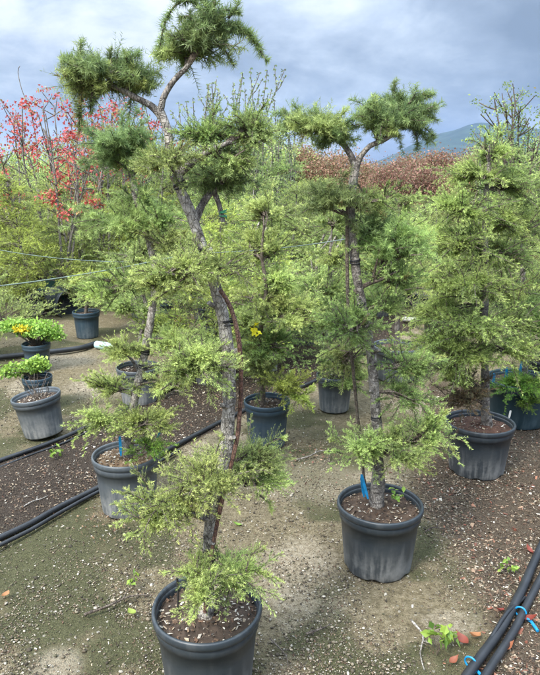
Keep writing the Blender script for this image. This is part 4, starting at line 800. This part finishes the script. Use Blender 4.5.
weed(437, 655, 'leafy green weed near the lower edge, left of the corner pipes', 9, .045, .09, 61); weed(134, 590, 'tiny yellow-green weed sprig left of the front pot', 4, .03, .05, 62); weed(55, 458, 'small green weed in the dark mulch under the tilted pot', 5, .035, .06, 63); weed(505, 575, 'small weed in the leaf litter left of the corner pipes', 5, .03, .05, 64)
weed(150, 392, 'yellow-leaved weed behind the leaning pale trunk', 5, .06, .10, 65, L_YEL)
def twig(px0, py0, px1, py1, r, label, seed):
    p, q = G(px0, py0), G(px1, py1); rng = np.random.default_rng(seed); d = q - p; s = np.array([-d[1], d[0], 0]); Q = spline([np.array([0, 0, r + .004]), d * .35 + s * rng.uniform(-.12, .12) + [0, 0, r + .012], d * .7 + s * rng.uniform(-.12, .12) + [0, 0, r + .006], d + [0, 0, r + .004]], .03)
    a = Acc(); tube(a, Q, np.linspace(r, r * .4, len(Q)), 6, 0, knob=.15, rng=rng); k = Q[len(Q) // 2]; tube(a, [k, k + s * .12 + d * .1 + [0, 0, .01]], [r * .6, r * .3], 5, 0); tag(link('fallen_twig', a.mesh('fallen_twig', [B_BROWN if seed % 2 else B_PALE]), None, p), label, 'twig', 'twigs lying on the ground')
twig(84, 617, 152, 597, .007, 'dark brown twig lying left of the front pot', 1); twig(306, 636, 330, 626, .006, 'short dark twig lying right of the front pot', 3); twig(411, 622, 424, 672, .005, 'long pale stem lying beside the leafy green weed', 4); twig(24, 508, 48, 497, .005, 'pale stick on the mulch beside the thick left hose', 6); twig(296, 461, 332, 452, .006, 'thin pale stick on the moss below the dark blue pot', 8)
twig(330, 455, 318, 470, .004, 'dry reddish stem on the moss right of the crooked trunk', 5); twig(270, 640, 288, 668, .004, 'thin curved stem beside the front pot\'s wall', 7); twig(425, 533, 448, 528, .004, 'thin bent stalk on the leaf litter right of the middle pot', 9)

# ------------------------------------------------------------------ ground
def segd(x, y, P):
    d = np.full(np.shape(x), 1e9); sgn = np.zeros(np.shape(x))
    for a, b in zip(P[:-1], P[1:]):
        v = b - a; t = np.clip(((x - a[0]) * v[0] + (y - a[1]) * v[1]) / (v @ v), 0, 1); q = np.hypot(x - a[0] - v[0] * t, y - a[1] - v[1] * t); s = np.sign(v[0] * (y - a[1]) - v[1] * (x - a[0])); m = q < d; d = np.where(m, q, d); sgn = np.where(m, s, sgn)
    return d * sgn
LA = np.array([G(x, y)[:2] for x, y in ((-160, 530), (0, 463), (75, 435), (130, 409), (215, 372), (300, 340))]); LB = np.array([G(x, y)[:2] for x, y in ((-100, 590), (0, 540), (60, 509), (100, 489), (200, 435), (310, 385), (370, 352))])
LR = np.array([G(x, y)[:2] for x, y in ((470, 720), (470, 676), (455, 600), (430, 545), (412, 500), (410, 460), (420, 420))])
sm = lambda x, a, b: np.clip((x - a) / (b - a), 0, 1) ** 2 * (3 - 2 * np.clip((x - a) / (b - a), 0, 1))
def zones(x, y):
    w = (fbm(x + 40, y + 40, .55, 3) - .5) * .38; dA = segd(x, y, LA) + w * .4; dB = segd(x, y, LB) + w * .5
    mulch = sm(-dA, -.05, .06) * sm(dB, -.05, .06)                      # between the two hoses
    dR = -segd(x, y, LR) + w * 1.1; lit = sm(dR, -.12, .25) * sm(6.5 - y, 0, 1.5)
    nm = fbm(x + 20, y + 20, .45, 8); px, py = 0, 0
    moss = sm(nm, .46, .62) * .85 * (1 - mulch) * (1 - lit)
    for cx, cy, r, g in ((40, 560, .38, .9), (120, 545, .26, .7), (300, 470, .35, .9), (262, 478, .25, .8), (340, 440, .35, .6), (20, 545, .3, .9), (410, 560, .2, .3)):
        c = G(cx, cy); moss = np.maximum(moss, g * (1 - lit) * (1 - mulch) * sm(r * 1.25 - np.hypot(x - c[0], y - c[1]) + w * .8, 0, r * .8))
    pale = sm(fbm(x + 70, y + 60, .6, 15), .52, .68) * .6 * (1 - mulch) * (1 - lit)
    for cx, cy, r, g in ((60, 668, .16, 1.), (300, 560, .3, .7), (285, 590, .25, .6), (425, 408, .3, .9), (110, 385, .55, .8), (60, 360, .6, .7), (300, 545, .22, .6), (320, 325, .8, .8), (320, 600, .2, .5)):
        c = G(cx, cy); pale = np.maximum(pale, g * (1 - mulch * .9) * sm(r * 1.2 - np.hypot(x - c[0], y - c[1]) + w * .6, 0, r))
    far = sm(y, 7, 10)
    return mulch * (1 - far), moss * (1 - far * .5) * (1 - pale * .6), np.maximum(pale * (1 - far * .6), 0), np.maximum(lit, far * .7)
def axis(lo, hi, step, outer):
    c = np.arange(lo, hi + 1e-6, step); g = np.cumsum(step * 1.22 ** np.arange(1, 60)); g = g[g < outer]
    return np.concatenate([lo - g[::-1], c, hi + g])
gx, gy = axis(-4.2, 4.2, .042, 6000), axis(1.2, 9.0, .042, 6000); X, Y = np.meshgrid(gx, gy)
mu, mo, pa, li = zones(X, Y); near = np.exp(-np.maximum(0, np.hypot(X, Y - 4) - 5) / 4)
Z = ((fbm(X + 9, Y + 9, .8, 51) - .5) * .030 + (fbm(X + 3, Y + 3, .16, 55) - .5) * .016) * near - .006 + mu * .012 * near
a = Acc(); nx = len(gx); i = np.arange(len(gy) - 1)[:, None] * nx; j = np.arange(nx - 1)[None]
T = np.stack([mu, mo, pa], -1).reshape(-1, 3); a.add(np.stack([X, Y, Z], -1).reshape(-1, 3), np.stack([i + j, i + j + 1, i + nx + j + 1, i + nx + j], -1).reshape(-1, 4), 0, T)
gm = a.mesh('ground', []); a2 = gm.attributes['tint']; co = np.empty(len(T) * 4, np.float32); a2.data.foreach_get('color', co); co = co.reshape(-1, 4); co[:, 3] = li.ravel(); a2.data.foreach_set('color', co.ravel())
m, nt, b, out = mat('nursery_soil'); at_ = N(nt, 'ShaderNodeAttribute', attribute_name='tint'); sp = N(nt, 'ShaderNodeSeparateColor'); nt.links.new(at_.outputs['Color'], sp.inputs[0])
nA, nB, nC, nD = noise(nt, 5, 7, .7), noise(nt, 42, 6, .72), noise(nt, 160, 4, .7), noise(nt, 1.4, 5, .65)
base = ramp(nt, nB.outputs[0], [(.28, (.080, .062, .036)), (.44, (.205, .168, .100)), (.58, (.305, .255, .165)), (.74, (.43, .37, .26))]).outputs[0]
base = mix(nt, ramp(nt, nA.outputs[0], [(.38, (0, 0, 0)), (.62, (1, 1, 1))]).outputs[0], mix(nt, .4, base, (.14, .12, .078)), base)
def edge(f, lo, hi, amt=.5): return ramp(nt, math_n(nt, 'ADD', f, math_n(nt, 'MULTIPLY_ADD', nB.outputs[0], amt, -amt / 2)), [(lo, (0, 0, 0)), (hi, (1, 1, 1))]).outputs[0]
palec = ramp(nt, nB.outputs[0], [(.32, (.23, .188, .125)), (.48, (.36, .305, .22)), (.70, (.50, .44, .34))]).outputs[0]
mossc = ramp(nt, nC.outputs[0], [(.3, (.030, .034, .017)), (.52, (.085, .092, .042)), (.72, (.17, .168, .085))]).outputs[0]
mulc = ramp(nt, nC.outputs[0], [(.32, (.013, .010, .008)), (.48, (.048, .037, .029)), (.62, (.115, .088, .066)), (.76, (.24, .20, .155))]).outputs[0]
litc = ramp(nt, nC.outputs[0], [(.3, (.020, .015, .011)), (.47, (.075, .054, .040)), (.62, (.15, .11, .08)), (.76, (.27, .22, .17))]).outputs[0]
c = mix(nt, edge(sp.outputs[2], .30, .75), base, palec); c = mix(nt, math_n(nt, 'MULTIPLY', edge(sp.outputs[1], .3, .8, .9), .85), c, mossc); c = mix(nt, edge(sp.outputs[0], .35, .62), c, mulc); c = mix(nt, math_n(nt, 'MULTIPLY', edge(at_.outputs['Alpha'], .3, .75, .7), .85), c, litc)
vo = N(nt, 'ShaderNodeTexVoronoi'); vo.inputs['Scale'].default_value = 46; tc = N(nt, 'ShaderNodeTexCoord'); nt.links.new(tc.outputs['Object'], vo.inputs['Vector'])
vs = N(nt, 'ShaderNodeSeparateColor'); nt.links.new(vo.outputs['Color'], vs.inputs[0])
peb = math_n(nt, 'MULTIPLY', math_n(nt, 'GREATER_THAN', vs.outputs[0], .86), math_n(nt, 'LESS_THAN', vo.outputs['Distance'], .30)); pc = ramp(nt, vs.outputs[1], [(0, (.10, .085, .065)), (.6, (.30, .27, .21)), (1, (.52, .49, .42))]).outputs[0]
c = mix(nt, math_n(nt, 'MULTIPLY', peb, .8), c, pc); gr = noise(nt, 330, 3, .75); c = mix(nt, 1.0, c, ramp(nt, gr.outputs[0], [(.34, (.45, .43, .40)), (.5, (1, 1, 1)), (.68, (1.45, 1.42, 1.36))]).outputs[0], 'MULTIPLY'); nt.links.new(c, b.inputs['Base Color']); b.inputs['Roughness'].default_value = .95; b.inputs['Specular IOR Level'].default_value = .15
bump(nt, b, math_n(nt, 'ADD', math_n(nt, 'ADD', nB.outputs[0], math_n(nt, 'MULTIPLY', nC.outputs[0], .7)), math_n(nt, 'MULTIPLY', peb, .4)), .9, .03)
gm.materials.append(m); kind(link('ground', gm), 'structure')
from mathutils.bvhtree import BVHTree
def gz(x, y):
    ix = np.clip(np.searchsorted(gx, x) - 1, 0, len(gx) - 2); iy = np.clip(np.searchsorted(gy, y) - 1, 0, len(gy) - 2); return Z[iy, ix]
# litter, gravel, moss tufts: nobody could count them
rng = np.random.default_rng(500)
def scat(n, ymax=8.5):
    y = 1.75 + (ymax - 1.75) * rng.random(n) ** 1.7; x = rng.uniform(-1, 1, n) * (y * .45 + .35); return x, y
def scatter(n, wfun, ymax=8.5, clump=0.0):
    x, y = scat(n, ymax); z4 = zones(x, y); k = rng.random(n) < np.clip(wfun(*z4), 0, 1) * (1 - clump + clump * 2.2 * sm(fbm(x + 30, y + 11, .34, 91), .36, .66)); x, y = x[k], y[k]; return np.stack([x, y, gz(x, y) + .004], 1)
a = Acc(); p = scatter(130000, lambda m, g, q, l: .85 * m + .75 * l + .34, clump=.6); z4 = zones(p[:, 0], p[:, 1]); big = z4[0] + z4[3] > .4
chips(a, rng, p[big], .006, .026, .06); chips(a, rng, p[~big], .004, .016, .14)
kind(link('leaf_litter', a.mesh('leaf_litter', [M_CHIP], False)), 'stuff')
a = Acc(); p = scatter(4200, lambda m, g, q, l: .05 * m + .9 * l, 5.5); chips(a, rng, p, .02, .045, .06, np.array([(.17, .065, .042), (.23, .11, .07), (.11, .05, .035), (.22, .15, .10), (.10, .06, .04)]), .5)
c0 = G(310, 455); p = np.stack([c0[0] + rng.normal(size=130) * .12, c0[1] + rng.normal(size=130) * .16, np.full(130, .008)], 1); chips(a, rng, p, .012, .032, .1, np.array([(.20, .10, .07), (.24, .16, .11), (.14, .08, .055)]), .5)
c0 = G(112, 520); p = np.stack([c0[0] + rng.normal(size=260) * .12, c0[1] + rng.normal(size=260) * .12, np.full(260, .008)], 1); chips(a, rng, p, .006, .022, .1, np.array([(.18, .11, .065), (.22, .14, .085), (.11, .065, .04)]), .5)
kind(link('fallen_leaves', a.mesh('fallen_leaves', [M_CHIP], False)), 'stuff')
a = Acc(); p = scatter(90000, lambda m, g, q, l: .5 + .1 * q - .15 * m, 7, .85); n = len(p)
ico = np.array([(0, 0, 1), (.894, 0, .447), (.276, .851, .447), (-.724, .526, .447), (-.724, -.526, .447), (.276, -.851, .447), (.724, .526, -.447), (-.276, .851, -.447), (-.894, 0, -.447), (-.276, -.851, -.447), (.724, -.526, -.447), (0, 0, -1)])
icf = np.array([(0, 1, 2), (0, 2, 3), (0, 3, 4), (0, 4, 5), (0, 5, 1), (1, 6, 2), (2, 7, 3), (3, 8, 4), (4, 9, 5), (5, 10, 1), (6, 7, 2), (7, 8, 3), (8, 9, 4), (9, 10, 5), (10, 6, 1), (11, 7, 6), (11, 8, 7), (11, 9, 8), (11, 10, 9), (11, 6, 10)])
sc = np.minimum(.010, np.exp(rng.normal(size=(n, 1, 1)) * .55) * .0025); V = ico[None] * rng.uniform(.6, 1.2, (n, 12, 1)) * np.concatenate([rng.uniform(.7, 1.4, (n, 1, 2)), rng.uniform(.4, .8, (n, 1, 1))], 2) * sc + p[:, None]
cc = np.array([(.40, .36, .29), (.28, .24, .18), (.20, .17, .12), (.11, .09, .06), (.07, .058, .04), (.15, .125, .085), (.22, .18, .125), (.055, .045, .032), (.12, .11, .065)])[rng.integers(9, size=n)] * rng.uniform(.6, 1.15, (n, 1)); a.add(V.reshape(-1, 3), (np.arange(n)[:, None, None] * 12 + icf[None]).reshape(-1, 3), 0, np.repeat(cc, 12, 0)); kind(link('gravel', a.mesh('gravel', [M_CHIP])), 'stuff')
a = Acc(); p = scatter(50000, lambda m, g, q, l: .5 * g + .012, 6); n = len(p); d = nrm(rng.normal(size=(n, 3)) * [1, 1, .25] + [0, 0, .7]); s = nrm(np.cross(d, rng.normal(size=(n, 3)))) * .0016; L = rng.uniform(.006, .020, (n, 1))
T = np.stack([rng.random(n) * .9, rng.random(n) * .6, rng.random(n)], 1); a.add(np.stack([p - s, p + s, p + d * L], 1).reshape(-1, 3), np.arange(3 * n).reshape(-1, 3), 0, np.repeat(T, 3, 0)); kind(link('moss', a.mesh('moss', [leafmat('moss_green', (.045, .052, .022), (.115, .125, .055), deadcut=.9, trans=.1)], False)), 'stuff')

# ------------------------------------------------------------------ mountain, haze, sky
gx2 = np.linspace(-300, 2600, 150); gy2 = np.linspace(1300, 3000, 90); X, Y = np.meshgrid(gx2, gy2)
ridge = np.interp(X, [-300, 300, 363, 410, 473, 536, 600, 694, 851, 1050, 1350, 1700, 2150, 2600], [0, 6, 34, 58, 86, 106, 120, 130, 114, 96, 104, 90, 50, 0])
Zm = 1.02 * ridge * np.exp(-((Y - 2050) / 430) ** 2) * (1 + .35 * (fbm(X + 900, Y, 260, 70) - .5)) + (fbm(X + 900, Y + 9, 90, 74) - .5) * 16 * (ridge > 1) - 4
a = Acc(); i = np.arange(89)[:, None] * 150; j = np.arange(149)[None]; a.add(np.stack([X, Y, Zm], -1).reshape(-1, 3), np.stack([i + j, i + j + 1, i + 151 + j, i + 150 + j], -1).reshape(-1, 4))
mm, nt, b, out = mat('mountain_forest'); n1 = noise(nt, .02, 6, .7); nt.links.new(ramp(nt, n1.outputs[0], [(.35, (.010, .020, .014)), (.6, (.022, .042, .024)), (.75, (.036, .060, .03))]).outputs[0], b.inputs['Base Color']); b.inputs['Roughness'].default_value = 1
kind(link('mountain', a.mesh('mountain', [mm])), 'structure')

HAZE = True
if HAZE:
    a = Acc(); x0, x1, y0, y1, z0, z1 = -3500, 3500, -800, 3300, -5.5, 190
    a.add([(x0, y0, z0), (x1, y0, z0), (x1, y1, z0), (x0, y1, z0), (x0, y0, z1), (x1, y0, z1), (x1, y1, z1), (x0, y1, z1)], [[3, 2, 1, 0], [4, 5, 6, 7], [0, 1, 5, 4], [1, 2, 6, 5], [2, 3, 7, 6], [3, 0, 4, 7]])
    hm = bpy.data.materials.new('haze'); hm.use_nodes = True; nt = hm.node_tree; nt.nodes.remove(nt.nodes['Principled BSDF']); v = N(nt, 'ShaderNodeVolumePrincipled'); v.inputs['Color'].default_value = (.33, .55, 1.0, 1); v.inputs['Density'].default_value = .00012; v.inputs['Anisotropy'].default_value = .1
    nt.links.new(v.outputs[0], nt.nodes['Material Output'].inputs['Volume']); kind(link('haze', a.mesh('haze', [hm], False)), 'stuff')

SUN_EL, SUN_AZ = math.radians(48), math.radians(-142)      # azimuth measured clockwise from +Y: behind and to the left of the camera
w = bpy.data.worlds.new('World'); S.world = w; w.use_nodes = True; nt = w.node_tree; bg = nt.nodes['Background']; wo = nt.nodes['World Output']
sky = N(nt, 'ShaderNodeTexSky', sky_type='NISHITA', sun_disc=False, sun_elevation=SUN_EL, sun_rotation=SUN_AZ); bg.inputs['Strength'].default_value = .10; nt.links.new(sky.outputs[0], bg.inputs[0])
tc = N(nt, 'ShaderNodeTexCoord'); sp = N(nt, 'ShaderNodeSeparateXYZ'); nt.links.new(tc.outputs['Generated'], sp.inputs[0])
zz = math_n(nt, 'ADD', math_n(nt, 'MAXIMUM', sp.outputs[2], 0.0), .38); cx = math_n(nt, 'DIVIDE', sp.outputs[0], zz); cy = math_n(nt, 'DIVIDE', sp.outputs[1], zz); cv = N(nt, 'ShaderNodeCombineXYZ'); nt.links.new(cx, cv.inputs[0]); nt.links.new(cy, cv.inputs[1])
def cl(scale, det, rough, off):
    n = N(nt, 'ShaderNodeTexNoise'); n.inputs['Scale'].default_value = scale; n.inputs['Detail'].default_value = det; n.inputs['Roughness'].default_value = rough; n.inputs['Distortion'].default_value = .35; mp = N(nt, 'ShaderNodeMapping'); mp.inputs['Location'].default_value = off; nt.links.new(cv.outputs[0], mp.inputs[0]); nt.links.new(mp.outputs[0], n.inputs['Vector']); return n.outputs[0]
n1 = cl(1.7, 7, .54, (3.1, 1.7, 0)); n2 = cl(3.6, 6, .6, (7.3, 2.2, 0))
t = math_n(nt, 'ADD', math_n(nt, 'MULTIPLY', n1, .68), math_n(nt, 'MULTIPLY', n2, .32)); t = math_n(nt, 'ADD', t, math_n(nt, 'MULTIPLY', cx, -.06))
cc = ramp(nt, t, [(.34, (.090, .112, .142)), (.45, (.150, .180, .222)), (.53, (.225, .26, .305)), (.62, (.34, .365, .39))]).outputs[0]
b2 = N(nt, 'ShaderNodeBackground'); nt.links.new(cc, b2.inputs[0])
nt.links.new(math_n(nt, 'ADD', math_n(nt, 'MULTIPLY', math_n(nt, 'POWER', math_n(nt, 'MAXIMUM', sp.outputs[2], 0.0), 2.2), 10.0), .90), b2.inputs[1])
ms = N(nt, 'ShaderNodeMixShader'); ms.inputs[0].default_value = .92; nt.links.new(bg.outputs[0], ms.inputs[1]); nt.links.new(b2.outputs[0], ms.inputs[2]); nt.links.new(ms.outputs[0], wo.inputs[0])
L = bpy.data.lights.new('Sun', 'SUN'); L.energy = 2.7; L.angle = math.radians(15); L.color = (1, .95, .86); lo = bpy.data.objects.new('Sun', L); COL.objects.link(lo)
sd = Vector((math.sin(SUN_AZ) * math.cos(SUN_EL), math.cos(SUN_AZ) * math.cos(SUN_EL), math.sin(SUN_EL))); lo.rotation_euler = (-sd).to_track_quat('-Z', 'Y').to_euler()

cam = bpy.data.cameras.new('Camera'); co_ = bpy.data.objects.new('Camera', cam); COL.objects.link(co_); co_.location = (0, 0, CAMZ); co_.rotation_euler = (math.pi / 2 - PITCH, 0, 0)
cam.sensor_fit = 'VERTICAL'; cam.sensor_height = 36; cam.sensor_width = 36; cam.lens = 36 * FPX / 675; cam.clip_start = .05; cam.clip_end = 12000; S.camera = co_
S.view_settings.view_transform = 'Standard'; S.view_settings.look = 'None'; S.view_settings.gamma = 1; S.view_settings.exposure = 1.3; S.view_settings.use_curve_mapping = False
S.cycles.max_bounces = 4; S.cycles.diffuse_bounces = 2; S.cycles.glossy_bounces = 2; S.cycles.transmission_bounces = 3; S.cycles.transparent_max_bounces = 4; S.cycles.volume_bounces = 0; S.cycles.use_denoising = True
